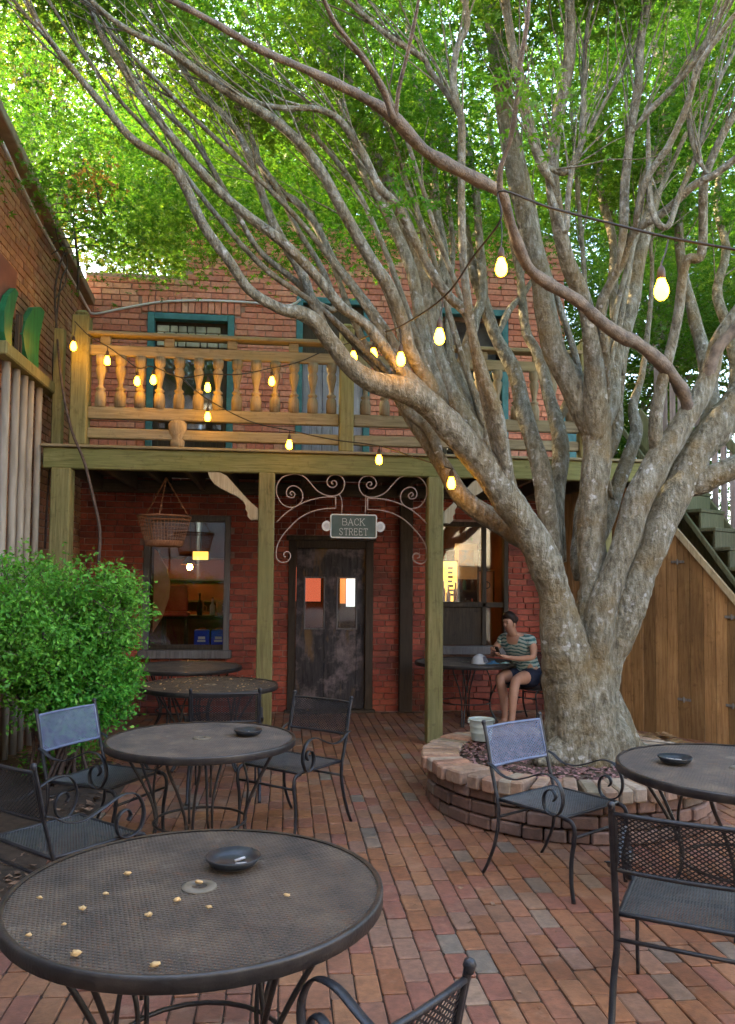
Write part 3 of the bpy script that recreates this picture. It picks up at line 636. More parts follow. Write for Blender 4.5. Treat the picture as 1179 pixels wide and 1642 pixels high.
for z in (1.23, 1.58, 1.93):
    for k in range(9):
        x = 1.85+k*0.165+rr.uniform(-0.03, 0.03); h = rr.uniform(0.2, 0.28); m = MB(); m.lathe([(0.032, 0), (0.034, h*0.55), (0.013, h*0.75), (0.013, h), (0, h)], 8, (x, WY+2.72, z)); m.build('bottle', ('cloth_orange', 'dark_wood', 'paper_white', 'cloth_red', 'teal_paint')[(k*7+int(z*10)) % 5], o, True)
o = thing('wall_poster', 'small pale poster hung between the shelves behind the lit window', 'poster', (2.75, WY+1.6, 1.5))
m = MB(); m.bx(2.6, 2.95, WY+1.6, WY+1.62, 1.75, 2.3); m.build('sheet', 'paper_white', o); m = MB(); m.bx(2.66, 2.89, WY+1.592, WY+1.598, 1.95, 2.2); m.build('print', 'cloth_blue_print', o); m = MB(); m.tube([(2.78, WY+1.61, 2.3), (2.78, WY+1.61, 2.88)], 0.006, 5); m.build('string', 'cable_black', o)
m = MB(); m.bx(1.99, 2.62, WY+0.1, WY+0.3, 1.40, 1.432); m.build('ledge', 'dark_wood', bb)

# ---------------------------------------------------------------- left building
LX = -2.6
lb = thing('side_building', 'long brown brick building wall along the left side with a sloping roof edge', 'building', (LX, 6.0, 0))
def ltop(y): return 5.66-(y-7.0)*0.14
m = MB(); ys = (-3.0, 10.2)
m.add([(LX-0.012, ys[0], -0.05), (LX-0.012, ys[1]-0.01, -0.05), (LX-0.012, ys[1]-0.01, ltop(ys[1])), (LX-0.012, ys[0], ltop(ys[0]))] + [(LX-5, ys[0], -0.05), (LX-5, 14, -0.05), (LX-5, 14, 5.4), (LX-5, ys[0], ltop(ys[0]))] + [(LX-0.05, 14, -0.05), (LX-0.05, 14, 5.2)],
      [(0, 1, 2, 3), (4, 7, 6, 5), (0, 3, 7, 4), (1, 8, 9, 2), (8, 5, 6, 9), (3, 2, 9, 6, 7)])
lwall = m.build('wall', 'side_mortar', lb)
def lscore(c):
    q = proj(c)
    return (1/q[2] if -8 < q[0] < 150 and 200 < q[1] < 1250 else 0.001)
lay_bricks(lwall, 'side_brick', (LX, 0, 0), (0, 1, 0), (1, 0, 0), 5.2, 10.18, 0.0, ltop, [], 0.225, 0.077, 0.011, 0.012, lscore, 300, 15)
m = MB(); m.beam((LX+0.05, -3, ltop(-3)+0.03), (LX+0.05, 10.15, ltop(10.15)+0.03), 0.14, 0.1, 0.01); m.build('roof_edge', 'roof_edge', lb)
# vertical white pipes with a timber clamp board, green crescents above
pr = thing('pipe_rack', 'row of five upright off white pipes held by a timber board on the left wall', 'pipes', (-2.5, 7.7, 0))
for px in (8, 24, 37, 48, 62):
    p = onX(px, 650, -2.5); m = MB(); y = p.y
    m.tube([(-2.5, y, 0.03), (-2.5, y, 0.6), (-2.5, y+0.01, 1.9), (-2.5, y, 3.62)], 0.038 if px < 40 else 0.034, 10); m.build('pipe', 'white_pipe', pr, True)
m = MB(); m.beam((-2.47, 6.9, 3.66), (-2.47, 8.72, 3.66), 0.12, 0.12, 0.012); m.build('board', 'post_wood', pr)
cr = thing('wall_ornament', 'pair of green painted crescent panels on the left wall above the pipes', 'wall ornament', (-2.5, 7.9, 3.74))
def crescent(pts_o, pts_i):
    o_ = [onX(px, py, -2.44) for px, py in pts_o]; i_ = [onX(px, py, -2.44) for px, py in pts_i]
    m = MB(); m.prism(o_+i_[::-1], (-0.05, 0, 0)); m.build('crescent', 'green_paint', cr)
crescent([(16, 574), (12, 560), (7, 532), (7, 498), (13, 474), (25, 462)], [(19, 575), (19, 560), (19, 535), (21, 508), (25, 488), (30, 470)])
crescent([(57, 606), (48, 588), (40, 560), (37, 535), (41, 515), (54, 493), (66, 492)], [(61, 606), (62, 585), (62, 565), (63, 548), (66, 528), (70, 508), (72, 500)])
for px in (26, 31): m = MB(); m.beam(onX(px, 575, -2.47), onX(px+3, 505, -2.47), 0.03, 0.03); m.build('bar', 'dark_wood', cr)
m = MB(); m.bx(-2.58, -2.5, 5.6, 7.35, 4.05, 4.5, 0.004); tag(m.build('shop_board', 'red_paint'), 'faded red painted board on the left wall at the picture edge', 'board')
# tv antenna on the left roof
an = thing('roof_antenna', 'rusty fishbone aerial standing on the left roof edge', 'antenna', onY(128, 420, 8.6))
a0, a1 = onY(126, 425, 8.6), onY(96, 285, 8.6); m = MB(); m.tube([a0+Vector((0, 0, -0.35)), a0, (a0+a1)/2+Vector((0.04, 0, 0.0)), a1], 0.014, 6); m.build('mast', 'vine_bark', an, True)
for i in range(9):
    f_ = i/8; c = a1.lerp(a0, f_*0.8); L_ = 0.28+0.06*f_
    m = MB(); m.tube(smooth_path([tuple(c+Vector((-L_, 0.05, -0.13))), tuple(c+Vector((-L_*0.4, 0.02, 0.0))), tuple(c), tuple(c+Vector((L_*0.5, 0.02, 0.05))), tuple(c+Vector((L_, 0.05, -0.02)))], 3), 0.007, 5); m.build('rib', 'vine_bark', an, True)

# ---------------------------------------------------------------- unseen houses added to block low sky light
def blocker_house(label, x0, x1, y0, y1, h, face):
    rb = thing('light_blocker_house', label, 'building', ((x0+x1)/2, (y0+y1)/2, 0), group='unseen houses added to block light')
    L_ = (x1-x0) if face == 'y' else (y1-y0); a0 = x0 if face == 'y' else y0; opn = []; k = a0+0.8
    while k+1.1 < a0+L_-0.5: opn += [(k, k+1.1, 0.9, 2.3)]+([(k, k+1.1, 3.7, 5.1)] if h > 5.5 else []); k += 2.4
    m = MB()
    if face == 'y':
        slab_with_openings(m, x0, x1, -0.05, h, opn, lambda a, b, c, d: m.bx(a, b, y1-0.3, y1, c, d)); m.bx(x0, x1, y0, y0+0.2, -0.05, h); m.bx(x0, x0+0.2, y0+0.2, y1-0.3, -0.05, h); m.bx(x1-0.2, x1, y0+0.2, y1-0.3, -0.05, h)
    else:
        slab_with_openings(m, y0, y1, -0.05, h, opn, lambda a, b, c, d: m.bx(x0, x0+0.3, a, b, c, d)); m.bx(x1-0.2, x1, y0, y1, -0.05, h); m.bx(x0+0.3, x1-0.2, y0, y0+0.2, -0.05, h); m.bx(x0+0.3, x1-0.2, y1-0.2, y1, -0.05, h)
    m.build('wall', 'pale_render', rb)
    for (a, b, c, d) in opn:
        m = MB(); bx_ = (lambda p, q, r_, t_: m.bx(p, q, y1-0.2, y1-0.14, r_, t_)) if face == 'y' else (lambda p, q, r_, t_: m.bx(x0+0.14, x0+0.2, p, q, r_, t_))
        bx_(a, a+0.07, c, d); bx_(b-0.07, b, c, d); bx_(a+0.07, b-0.07, c, c+0.07); bx_(a+0.07, b-0.07, d-0.07, d); w = m.build('window', 'frame_grey', rb)
        m = MB()
        if face == 'y': m.bx(a+0.07, b-0.07, y1-0.18, y1-0.174, c+0.07, d-0.07)
        else: m.bx(x0+0.174, x0+0.18, a+0.07, b-0.07, c+0.07, d-0.07)
        m.build('pane', 'glass', w)
    m = MB(); m.bx(x0-0.1, x1+0.1, y0-0.1, y1+0.1, h, h+0.12); m.build('roof', 'roof_edge', rb)
blocker_house('unseen pale house added opposite the balcony to block low sky light', -2.6, 7.4, -8.0, -3.4, 7.2, 'y')
blocker_house('unseen pale house added beyond the table by the planter to block low light', 7.5, 11.0, -3.2, 6.2, 3.6, 'x')
# ---------------------------------------------------------------- balcony
BY = 8.12
bal = thing('balcony', 'weathered greenish timber balcony with turned balusters on square posts', 'balcony', (0.6, BY, 0))
def part(name, mat, parent, *boxes, ch=0.008, smooth=False):
    m = MB()
    for b in boxes: m.bx(*b, ch)
    return m.build(name, mat, parent, smooth)
X0, X1 = -2.44, 4.25
part('beam', 'beam_wood', bal, (X0, X1, BY-0.05, BY+0.05, 2.79, 3.0), ch=0.01)
part('beam', 'deck_wood', bal, (X0, X1, WY-0.15, WY-0.06, 2.79, 2.95))
part('beam_cap', 'rail_wood', bal, (X0-0.02, X1, BY-0.09, BY+0.09, 3.003, 3.03), ch=0.006)
i = 0; y = BY+0.1
while y < WY-0.14: part('deck_plank', 'deck_wood', bal, (X0, X1, y, y+0.132, 3.0, 3.028), ch=0.003); y += 0.14
x = X0+0.1
while x < X1: part('joist', 'deck_wood', bal, (x, x+0.05, BY+0.05, WY-0.155, 2.82, 2.995), ch=0.004); x += 0.42
posts = []
for (px, w_) in ((100, 0.19), (428, 0.165), (697, 0.165), (965, 0.165)):
    p = onY(px, 800, BY); posts.append(part('post', 'post_wood', bal, (p.x-w_/2, p.x+w_/2, BY-w_/2, BY+w_/2, -0.01, 2.79), ch=0.012))
m = MB(); p = onY(130, 600, BY)
m.bx(p.x-0.085, p.x+0.085, BY-0.085, BY+0.085, 3.03, 4.36, 0.012); m.box((p.x, BY, 4.39), (0.13, 0.13, 0.06), 0.03); m.build('newel_post', 'post_wood', bal)
UPX = [p.x]
for px, zt in ((556, 4.34), (938, 4.30)):
    p = onY(px, 600, BY); UPX.append(p.x); m = MB(); m.bx(p.x-0.075, p.x+0.075, BY-0.075, BY+0.075, 3.03, zt, 0.012); m.box((p.x, BY, zt+0.03), (0.12, 0.12, 0.06), 0.03); m.build('newel_post', 'post_wood', bal)
part('side_post', 'post_wood', bal, (-2.44, -2.34, BY+0.2, BY+0.3, 3.03, 4.3))
prof = [(0.055, 0.0), (0.058, 0.10), (0.05, 0.15), (0.032, 0.165), (0.05, 0.178), (0.05, 0.192), (0.03, 0.205), (0.024, 0.23), (0.03, 0.27), (0.043, 0.33), (0.052, 0.37), (0.052, 0.40), (0.036, 0.43), (0.05, 0.445), (0.056, 0.475), (0.056, 0.53)]
mbl = MB(); mbl.lathe([(r*1.0, z*1.0) for r, z in prof], 10); bme = mbl.mesh('baluster', 'baluster_wood', True)
for k in range(2):
    xa, xb = UPX[k]+0.08, UPX[k+1]-0.08
    part('top_rail', 'rail_wood', bal, (xa-0.05, xb+0.05, BY-0.08, BY+0.08, 4.165, 4.205))
    part('upper_rail', 'rail_wood', bal, (xa, xb, BY-0.03, BY+0.03, 3.965, 4.075))
    part('lower_rail', 'rail_wood', bal, (xa, xb, BY-0.035, BY+0.035, 3.31, 3.435))
    part('foot_rail', 'rail_wood', bal, (xa, xb, BY-0.03, BY+0.03, 3.11, 3.215))
    nb = 13 if k == 0 else 12
    for i in range(nb):
        x = xa+(i+0.6)*(xb-xa)/nb; o = link('baluster', bme, bal); o.matrix_basis = Matrix.Translation((x, BY, 3.435)) @ Matrix.Rotation(i*0.7, 4, 'Z')
    for i in range(4):
        x = xa+0.16+i*(xb-xa)/4.0; part('rail_block', 'rail_wood', bal, (x-0.05, x+0.05, BY-0.034, BY+0.034, 4.075, 4.165), ch=0.006)
    x = (xa+xb)/2-0.38 if k == 0 else (xa+xb)/2
    m = MB(); m.lathe([(0.07, 3.03), (0.075, 3.1), (0.055, 3.13), (0.09, 3.2), (0.095, 3.28), (0.07, 3.31)], 12, (x, BY-0.005, 0)); m.build('foot_block', 'baluster_wood', bal, True)
# carved corbels beside the posts
cb = [(645, 75), (655, 120), (690, 170), (740, 205), (800, 235), (870, 270), (920, 310), (940, 345), (935, 370), (955, 395), (950, 425), (980, 455), (1010, 450), (1045, 455), (1045, 375), (960, 300), (870, 200), (790, 110), (740, 72)]
cbp = [onY(200+a_/4.83, 740+b_/4.83, BY-0.04) for a_, b_ in cb]
for mir in (False, True):
    o_ = [Vector((p.x if not mir else (onY(428, 800, BY).x+onY(697, 800, BY).x)-p.x, p.y, min(p.z, 2.785))) for p in cbp]
    m = MB(); m.prism(o_, (0, 0.09, 0)); co = m.build('corbel', 'pale_wood', bal)
# decking stair side: teal shutter at the end of the balcony
m = MB(); m.bx(3.62, 4.1, WY-0.1, WY-0.05, 3.05, 4.0, 0.006); m.bx(3.66, 4.06, WY-0.115, WY-0.1, 3.15, 3.55, 0.006); m.build('shutter', 'teal_paint', bal)

# ---------------------------------------------------------------- scroll brackets and the hanging sign
SY = BY-0.01
def zp(a_, b_): return onY(420+a_/3.93, 740+b_/3.93, SY)
big = [(190, 215), (178, 200), (190, 188), (208, 205), (196, 228), (165, 222), (154, 195), (170, 163), (205, 154), (245, 178), (258, 222), (240, 265), (190, 290), (130, 270), (95, 210), (95, 150), (130, 100), (200, 80), (265, 95), (310, 140), (350, 185), (400, 212), (450, 218), (490, 205), (515, 170), (520, 130), (500, 95), (460, 83), (425, 97), (410, 130), (425, 158), (455, 163), (472, 145), (465, 125), (445, 122), (440, 138), (452, 143)]
arc1 = [(465, 225), (390, 226), (300, 245), (210, 285), (140, 335), (92, 385)]
arc2 = [(465, 225), (465, 295), (400, 298), (320, 315), (240, 355), (170, 420), (115, 490), (92, 550), (90, 600), (110, 630), (145, 636), (175, 615), (180, 588), (165, 570), (142, 575), (138, 595), (152, 602)]
for mir in (False, True):
    f_ = (lambda a_, b_: zp(a_, b_)) if not mir else (lambda a_, b_: zp(1132-a_, b_+8))
    o = thing('scroll_bracket', 'curled iron scroll bracket on the ' + ('mossy post nearer the shrub' if not mir else 'bare grey post nearer the tree'), 'bracket', f_(90, 400), group='scroll brackets over the doorway')
    for nm, path in (('scroll', big), ('brace', arc1)):
        m = MB(); m.tube(smooth_path([tuple(f_(a_, b_)) for a_, b_ in path], 4), 0.0072, 6, flat=(1, 1)); m.build(nm, 'scroll_iron', o, True)
    m = MB(); m.tube([f_(465, 222), f_(465, 298)], 0.0072, 6); m.tube(smooth_path([tuple(f_(a_, b_)) for a_, b_ in arc2[1:]], 4), 0.0072, 6); m.build('lower_brace', 'scroll_iron', o, True)
sg = thing('hanging_sign', 'dark green sign with pale border reading BACK STREET hung over the doorway', 'sign', zp(578, 485))
def rr_outline(x0, x1, z0, z1, r, y):
    out = []
    for cx, cz, a0 in ((x1-r, z1-r, 0), (x0+r, z1-r, 90), (x0+r, z0+r, 180), (x1-r, z0+r, 270)):
        for k in range(5): a = math.radians(a0+k*22.5); out.append((cx+r*math.cos(a), y, cz+r*math.sin(a)))
    return out
tl, br = zp(430, 330), zp(725, 488); sx0, sx1, sz0, sz1 = tl.x, br.x, br.z, tl.z; cyl = SY-0.01
m = MB(); m.prism(rr_outline(sx0, sx1, sz0, sz1, 0.025, cyl), (0, 0.03, 0)); m.build('board', 'sign_green', sg)
m = MB(); m.tube(rr_outline(sx0+0.008, sx1-0.008, sz0+0.008, sz1-0.008, 0.022, cyl-0.002), 0.008, 6, True); m.build('border', 'sign_white', sg, True)
for x in (sx0-0.035, sx1+0.035):
    m = MB(); m.prism([(x+0.05*math.cos(k*0.393), cyl+0.005, (sz0+sz1)/2+0.055*math.sin(k*0.393)) for k in range(16)], (0, 0.02, 0)); st = m.build('lug', 'sign_white', sg)
    m = MB(); m.prism([(x+0.026*math.cos(k*0.393), cyl-0.001, (sz0+sz1)/2+0.03*math.sin(k*0.393)) for k in range(16)], (0, 0.005, 0)); m.build('stud', 'sign_stud', st)
for a_ in (((485, 200), (505, 250), (503, 335)), ((655, 210), (654, 270), (652, 335))):
    m = MB(); m.tube(smooth_path([tuple(zp(*q)) for q in a_], 4), 0.006, 6); m.build('hook', 'scroll_iron', sg, True)
GL = {'B': ['0,0 0,1 .45,1 .62,.88 .62,.64 .45,.53 0,.53', '.45,.53 .7,.42 .7,.14 .5,0 0,0'], 'A': ['0,0 .36,1 .72,0', '.14,.36 .58,.36', '-.1,0 .1,0', '.62,0 .82,0'],
      'C': ['.7,.76 .6,.96 .38,1.02 .12,.86 .02,.5 .12,.14 .38,-.02 .6,.06 .72,.22'], 'K': ['.05,0 .05,1', '.66,1 .05,.45', '.24,.62 .7,0', '-.06,0 .16,0', '-.06,1 .16,1', '.6,0 .8,0', '.55,1 .75,1'],
      'S': ['.6,.78 .56,.96 .34,1.02 .1,.92 .04,.74 .18,.58 .44,.46 .6,.3 .56,.1 .36,-.02 .12,.04 .03,.24'], 'T': ['.36,0 .36,1', '0,.84 0,1 .72,1 .72,.84', '.24,0 .48,0'],
      'R': ['.05,0 .05,1 .45,1 .62,.88 .62,.64 .45,.5 .05,.5', '.35,.5 .68,0', '-.06,0 .16,0', '.6,0 .8,0'], 'E': ['.6,.84 .6,1 .04,1 .04,0 .62,0 .62,.18', '.04,.53 .44,.53', '.44,.44 .44,.62']}
m = MB(); W = sx1-sx0; H = sz1-sz0
def letters(txt, cx, zb, h, wid, gapf):
    n = len(txt); tot = n*wid+(n-1)*gapf; x = cx-tot/2
    for ch in txt:
        for st in GL[ch]:
            P_ = [tuple(float(q) for q in pt.split(',')) for pt in st.split(' ')]
            for (a0, b0), (a1, b1) in zip(P_, P_[1:]):
                A_ = Vector((x+a0*wid/0.74, cyl-0.004, zb+b0*h)); B_ = Vector((x+a1*wid/0.74, cyl-0.004, zb+b1*h))
                d_ = (B_-A_).normalized()*0.002; m.beam(A_-d_, B_+d_, 0.0075, 0.004)
        x += wid+gapf
letters('BACK', (sx0+sx1)/2, sz0+H*0.545, H*0.27, W*0.098, W*0.026); letters('STREET', (sx0+sx1)/2, sz0+H*0.14, H*0.27, W*0.08, W*0.024)
m.build('lettering', 'sign_white', sg)

# ---------------------------------------------------------------- hanging wire basket
HB = 8.85; hk = onY(267, 757, HB); hc = onY(264, 829, HB); hb_ = onY(262, 876, HB)
bk = thing('hanging_basket', 'rusty wire basket hanging on chains under the balcony', 'basket', (hk.x, HB, hb_.z))
R1, R2 = 0.29, 0.2
for s_ in range(3):
    a = 0.5+s_*2.09; e = Vector((hc.x+R1*math.cos(a), HB+R1*math.sin(a), hc.z)); m = MB(); top = Vector((hk.x, HB, min(hk.z, 2.82)))
    n = 15
    for i in range(n):
        p, q = top.lerp(e, i/n), top.lerp(e, (i+0.9)/n); m.beam(p, q, 0.018 if i % 2 else 0.008, 0.008 if i % 2 else 0.018)
    m.build('chain', 'rust_wire', bk)
m = MB(); m.tube([(hc.x+R1*math.cos(k*0.2618), HB+R1*math.sin(k*0.2618), hc.z) for k in range(24)], 0.012, 6, True); m.build('rim', 'rust_wire', bk, True)
m = MB()
for k in range(44):
    a = k*2*math.pi/44; m.tube([(hc.x+R1*math.cos(a), HB+R1*math.sin(a), hc.z), (hc.x+R2*math.cos(a), HB+R2*math.sin(a), hb_.z)], 0.0035, 4)
for j in range(1, 8):
    f_ = j/8; r_ = R1+(R2-R1)*f_; m.tube([(hc.x+r_*math.cos(k*0.2618), HB+r_*math.sin(k*0.2618), hc.z+(hb_.z-hc.z)*f_) for k in range(24)], 0.0035, 4, True)
m.build('wire_mesh', 'rust_wire', bk)
m = MB(); m.lathe([(0, 0.0), (R2, 0.0), (R2+0.02, 0.06), (R2+0.015, 0.06), (0, 0.02)], 20, (hc.x, HB, hb_.z)); m.build('bottom', 'rust_wire', bk, True)

# ---------------------------------------------------------------- fence and stair on the right
F0 = onZ(1000, 1167, 0); F1 = onZ(1179, 1198, 0); FS = (F1-F0).normalized(); FN = Vector((-FS.y, FS.x, 0)); FN = FN if FN.dot(F0) > 0 else -FN
def fz(s): return min(3.0, 2.25-(s-0.74)*1.18)           # sloping line of the stair above the boards
def fpt(s, z, off=0.0): return F0+FS*s+FN*off+Vector((0, 0, z))
fn_ = thing('stair_fence', 'tall brown vertical board fence closing the space under the stair', 'fence', F0)
rr = random.Random(21); s = -1.0
while s < 1.9:
    w_ = rr.uniform(0.13, 0.155); a, b = s+0.004, s+w_-0.004; dd = rr.uniform(0, 0.012)
    gap_ = 0.0
    m = MB(); za, zb = max(0.3, fz(a)-0.02), max(0.3, fz(b)-0.02)
    m.prism([fpt(a, -0.02, dd), fpt(b, -0.02, dd), fpt(b, zb, dd), fpt(a, za, dd)], FN*0.022); m.build('board', 'fence_wood', fn_)
    s += w_
m = MB(); m.beam(fpt(0.05, fz(0.05)+0.03, -0.015), fpt(1.9, fz(1.9)+0.03, -0.015), 0.07, 0.035, 0.006, up=FN); m.build('sloping_trim', 'pale_wood', fn_)
for (s_, z_) in ((0.72, 1.93), (0.78, 0.42), (1.33, 1.34), (1.33, 0.42)):
    m = MB(); m.box(fpt(s_, z_, -0.01), (0.16, 0.008, 0.03), 0.003, Matrix((FS, FN, Vector((0, 0, 1)))).transposed()); m.tube([fpt(s_+0.0, z_-0.03, -0.018), fpt(s_, z_+0.03, -0.018)], 0.009, 6); m.build('hinge', 'frame_grey', fn_)
sta = thing('staircase', 'steep mossy timber stair with slatted railing rising behind the tree', 'stair', fpt(1.9, 0, 0.5))
RISE, RUN = 0.215, 0.158
for i in range(-5, 6):
    s_ = 0.80+i*RUN; z_ = 2.49-i*RISE
    if z_ > 3.2: continue
    B_ = Matrix((FS, FN, Vector((0, 0, 1)))).transposed()
    m = MB(); m.box(fpt(s_+0.06, z_, 0.27), (0.26, 0.5, 0.04), 0.006, B_); m.build('tread', 'stair_wood', sta)
    m = MB(); m.box(fpt(s_+0.17, z_-0.11, 0.27), (0.02, 0.48, 0.17), 0.0, B_); m.build('riser', 'stair_wood', sta)
sA, sB = -0.1, 1.95
def sline(q): return 2.49+(0.80-q)*1.36
m = MB(); m.beam(fpt(sA, sline(sA)-0.03, 0.0), fpt(sB, sline(sB)-0.03, 0.0), 0.05, 0.04, 0.006, up=FN); m.build('stringer', 'stair_wood', sta)
m = MB(); m.prism([fpt(sA, sline(sA)-0.25, 0.53), fpt(sB, sline(sB)-0.25, 0.53), fpt(sB, sline(sB)+0.17, 0.53), fpt(sA, sline(sA)+0.17, 0.53)], FN*0.045); m.build('stringer', 'stair_wood', sta)
s = 0.1
while s < 1.75:
    zb = sline(s)+0.1; m = MB(); m.beam(fpt(s, zb-0.1, 0.60), fpt(s, zb+0.98, 0.60), 0.07, 0.02, 0.004, up=FN); m.build('rail_slat', 'grey_wood', sta); s += 0.105
m = MB(); m.beam(fpt(0.05, sline(0.05)+1.1, 0.58), fpt(1.8, sline(1.8)+1.1, 0.58), 0.09, 0.045, 0.006, up=FN); m.build('handrail', 'stair_wood', sta)
m = MB(); m.prism([fpt(-0.2, 2.3, 0.62), fpt(1.9, 0.0, 0.62), fpt(1.9, sline(1.9)+0.05, 0.62), fpt(-0.1, sline(-0.1)+0.05, 0.62), fpt(-0.2, sline(-0.1), 0.62)], FN*0.02); m.build('stair_light_stop', 'stair_wood', sta)  # panel added to stop light showing through behind the treads
m = MB(); m.box(fpt(0.87, 0.8, 0.04), (0.12, 0.02, 1.6), 0.0, Matrix((FS, FN, Vector((0, 0, 1)))).transposed()); m.box(fpt(0.9, 0.35, 0.07), (2.0, 0.03, 0.12), 0.0, Matrix((FS, FN, Vector((0, 0, 1)))).transposed()); m.build('slit_backing', 'dark_wood', fn_)  # dark backing added so the slit between the boards stays dark
m = MB(); p = fpt(1.62, 0, 0.7); m.bx(p.x-0.05, p.x+0.05, p.y-0.05, p.y+0.05, 0, 3.1, 0.01); m.build('post', 'post_wood', sta)

# ---------------------------------------------------------------- round brick planter
PC = Vector((2.16, 5.88, 0)); PR = 1.07; PT = 0.365
pl = thing('tree_planter', 'round raised brick planter with pale rowlock coping around the tree', 'planter', PC)
m = MB(); m.lathe([(PR-0.06, -0.03), (PR-0.06, PT-0.1), (PR-0.26, PT-0.1), (PR-0.26, 0.2)], 48, PC); m.build('core', 'soil', pl)
rr = random.Random(31); nb = 60
for i in range(nb):
    a = 2*math.pi*i/nb; w_ = 2*math.pi*(PR-0.1)/nb-0.008; l_ = rr.uniform(0.275, 0.30)
    M = Matrix.Rotation(a+rr.uniform(-0.02, 0.02), 3, 'Z'); m = MB(); m.box((0, 0, 0), (l_, w_*rr.uniform(0.94, 1.02), 0.095), 0.012, M @ Matrix.Rotation(rr.uniform(-0.04, 0.04), 3, 'Y') @ Matrix.Rotation(rr.uniform(-0.03, 0.03), 3, 'X'))
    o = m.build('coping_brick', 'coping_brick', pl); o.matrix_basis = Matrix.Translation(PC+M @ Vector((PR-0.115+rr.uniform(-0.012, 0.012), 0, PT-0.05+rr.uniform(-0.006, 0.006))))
for row in range(3):
    a = rr.random()
    end = a+2*math.pi
    while a < end-0.06:
        da = min(rr.uniform(0.13, 0.24), end-a); h_ = 0.082; M = Matrix.Rotation(a+da/2, 3, 'Z')
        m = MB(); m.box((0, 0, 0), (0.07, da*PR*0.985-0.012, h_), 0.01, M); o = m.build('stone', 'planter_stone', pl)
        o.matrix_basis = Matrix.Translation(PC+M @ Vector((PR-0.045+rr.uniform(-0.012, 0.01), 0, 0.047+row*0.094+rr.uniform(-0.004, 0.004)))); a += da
m = MB(); vs = [PC+Vector((0, 0, PT+0.0))]; fs = []
for j, rr_ in enumerate((0.35, 0.6, 0.84)):
    for k in range(32):
        a = k*2*math.pi/32; vs.append(PC+Vector((rr_*math.cos(a), rr_*math.sin(a), PT-0.02-0.03*(j == 2)+0.02*noise.noise(Vector((rr_*3*math.cos(a), rr_*3*math.sin(a), 1))))))
for k in range(32):
    l = (k+1) % 32; fs.append((0, 1+k, 1+l))
    for j in range(2): fs.append((1+j*32+k, 1+(j+1)*32+k, 1+(j+1)*32+l, 1+j*32+l))
m.add(vs, fs); m.build('soil', 'soil', pl, True)
def mulpt(r):
    a = r.uniform(0, 6.283); q = 0.84*math.sqrt(r.random()); return (PC.x+q*math.cos(a), PC.y+q*math.sin(a), PT-0.02)
tag(scatter_bits('mulch', 'mulch', 2600, mulpt, (0.010, 0.032), seed=17), 'reddish bark chips covering the soil around the tree', 'mulch', kind='stuff')
def strpt(r): return (r.uniform(2.9, 4.2), r.uniform(6.9, 8.3), 0.03)
tag(scatter_bits('pine_straw', 'straw', 900, strpt, (0.03, 0.09), seed=18, curl=0.2), 'tan pine straw lying between the planter and the board fence', 'straw', kind='stuff')
m = MB(); m.tube(smooth_path([tuple(onZ(px, py, 0.42)) for px, py in ((1004, 1188), (1006, 1178), (1012, 1177), (1018, 1184), (1040, 1188), (1080, 1192))], 5), 0.008, 6); tag(m.build('garden_hose', 'white_pipe', None, True), 'thin pale hose end curled behind the tree roots', 'hose')
# ---------------------------------------------------------------- the tree
TY = 5.8
thick = MB(); thin = MB(); LIMBS = []; SPECS = []
def limb(spec, y0, y1, smooth_bark=False, sub=7, cont=0.0):
    """spec: rows (px, py, width px) on the photograph's grid; the limb runs from depth y0 to y1"""
    SPECS.append((spec, y0, y1)); L = [0.0]
    for a, b in zip(spec, spec[1:]): L.append(L[-1]+math.hypot(b[0]-a[0], b[1]-a[1]))
    rows = []
    for s_, l in zip(spec, L):
        Y = y0+(y1-y0)*l/L[-1]; p = onY(s_[0], s_[1], Y); dep = (p-CAM).dot(FW); k_ = (0.78 if smooth_bark else 0.79+0.21*min(1, max(0, (s_[1]-540)/140))); rows.append((p.x, p.y, p.z, s_[2]*k_/2*dep/FPX))
    P_ = smooth_path(rows, sub)
    pts = [Vector(p[:3]) for p in P_]; rad = [max(0.006, float(p[3])) for p in P_]
    for i in range(len(pts)):
        j = 0.12*rad[i]; n_ = noise.noise_vector(pts[i]*2.7); pts[i] = pts[i]+n_*j*1.5; rad[i] *= 1+(0.10 if not smooth_bark else 0.0)*noise.noise(pts[i]*4.1)+(0.30*noise.noise(pts[i]*7.3)+0.12*noise.noise(pts[i]*17) if smooth_bark else 0)
    if spec[0][1] < 1200 and not smooth_bark:                                         # grow out of the parent stem without a step
        for i, f_ in enumerate((0.3, 0.45, 0.6, 0.72, 0.82, 0.9, 0.96)):
            if i < len(rad): rad[i] *= f_
    LIMBS.append((pts, rad))
    if rad[0] > 0.055 and not smooth_bark: thick.tube(pts, rad, 12)
    else: (near if smooth_bark else thin).tube(pts, rad, 9 if rad[0] > 0.03 else 7)
near = MB()
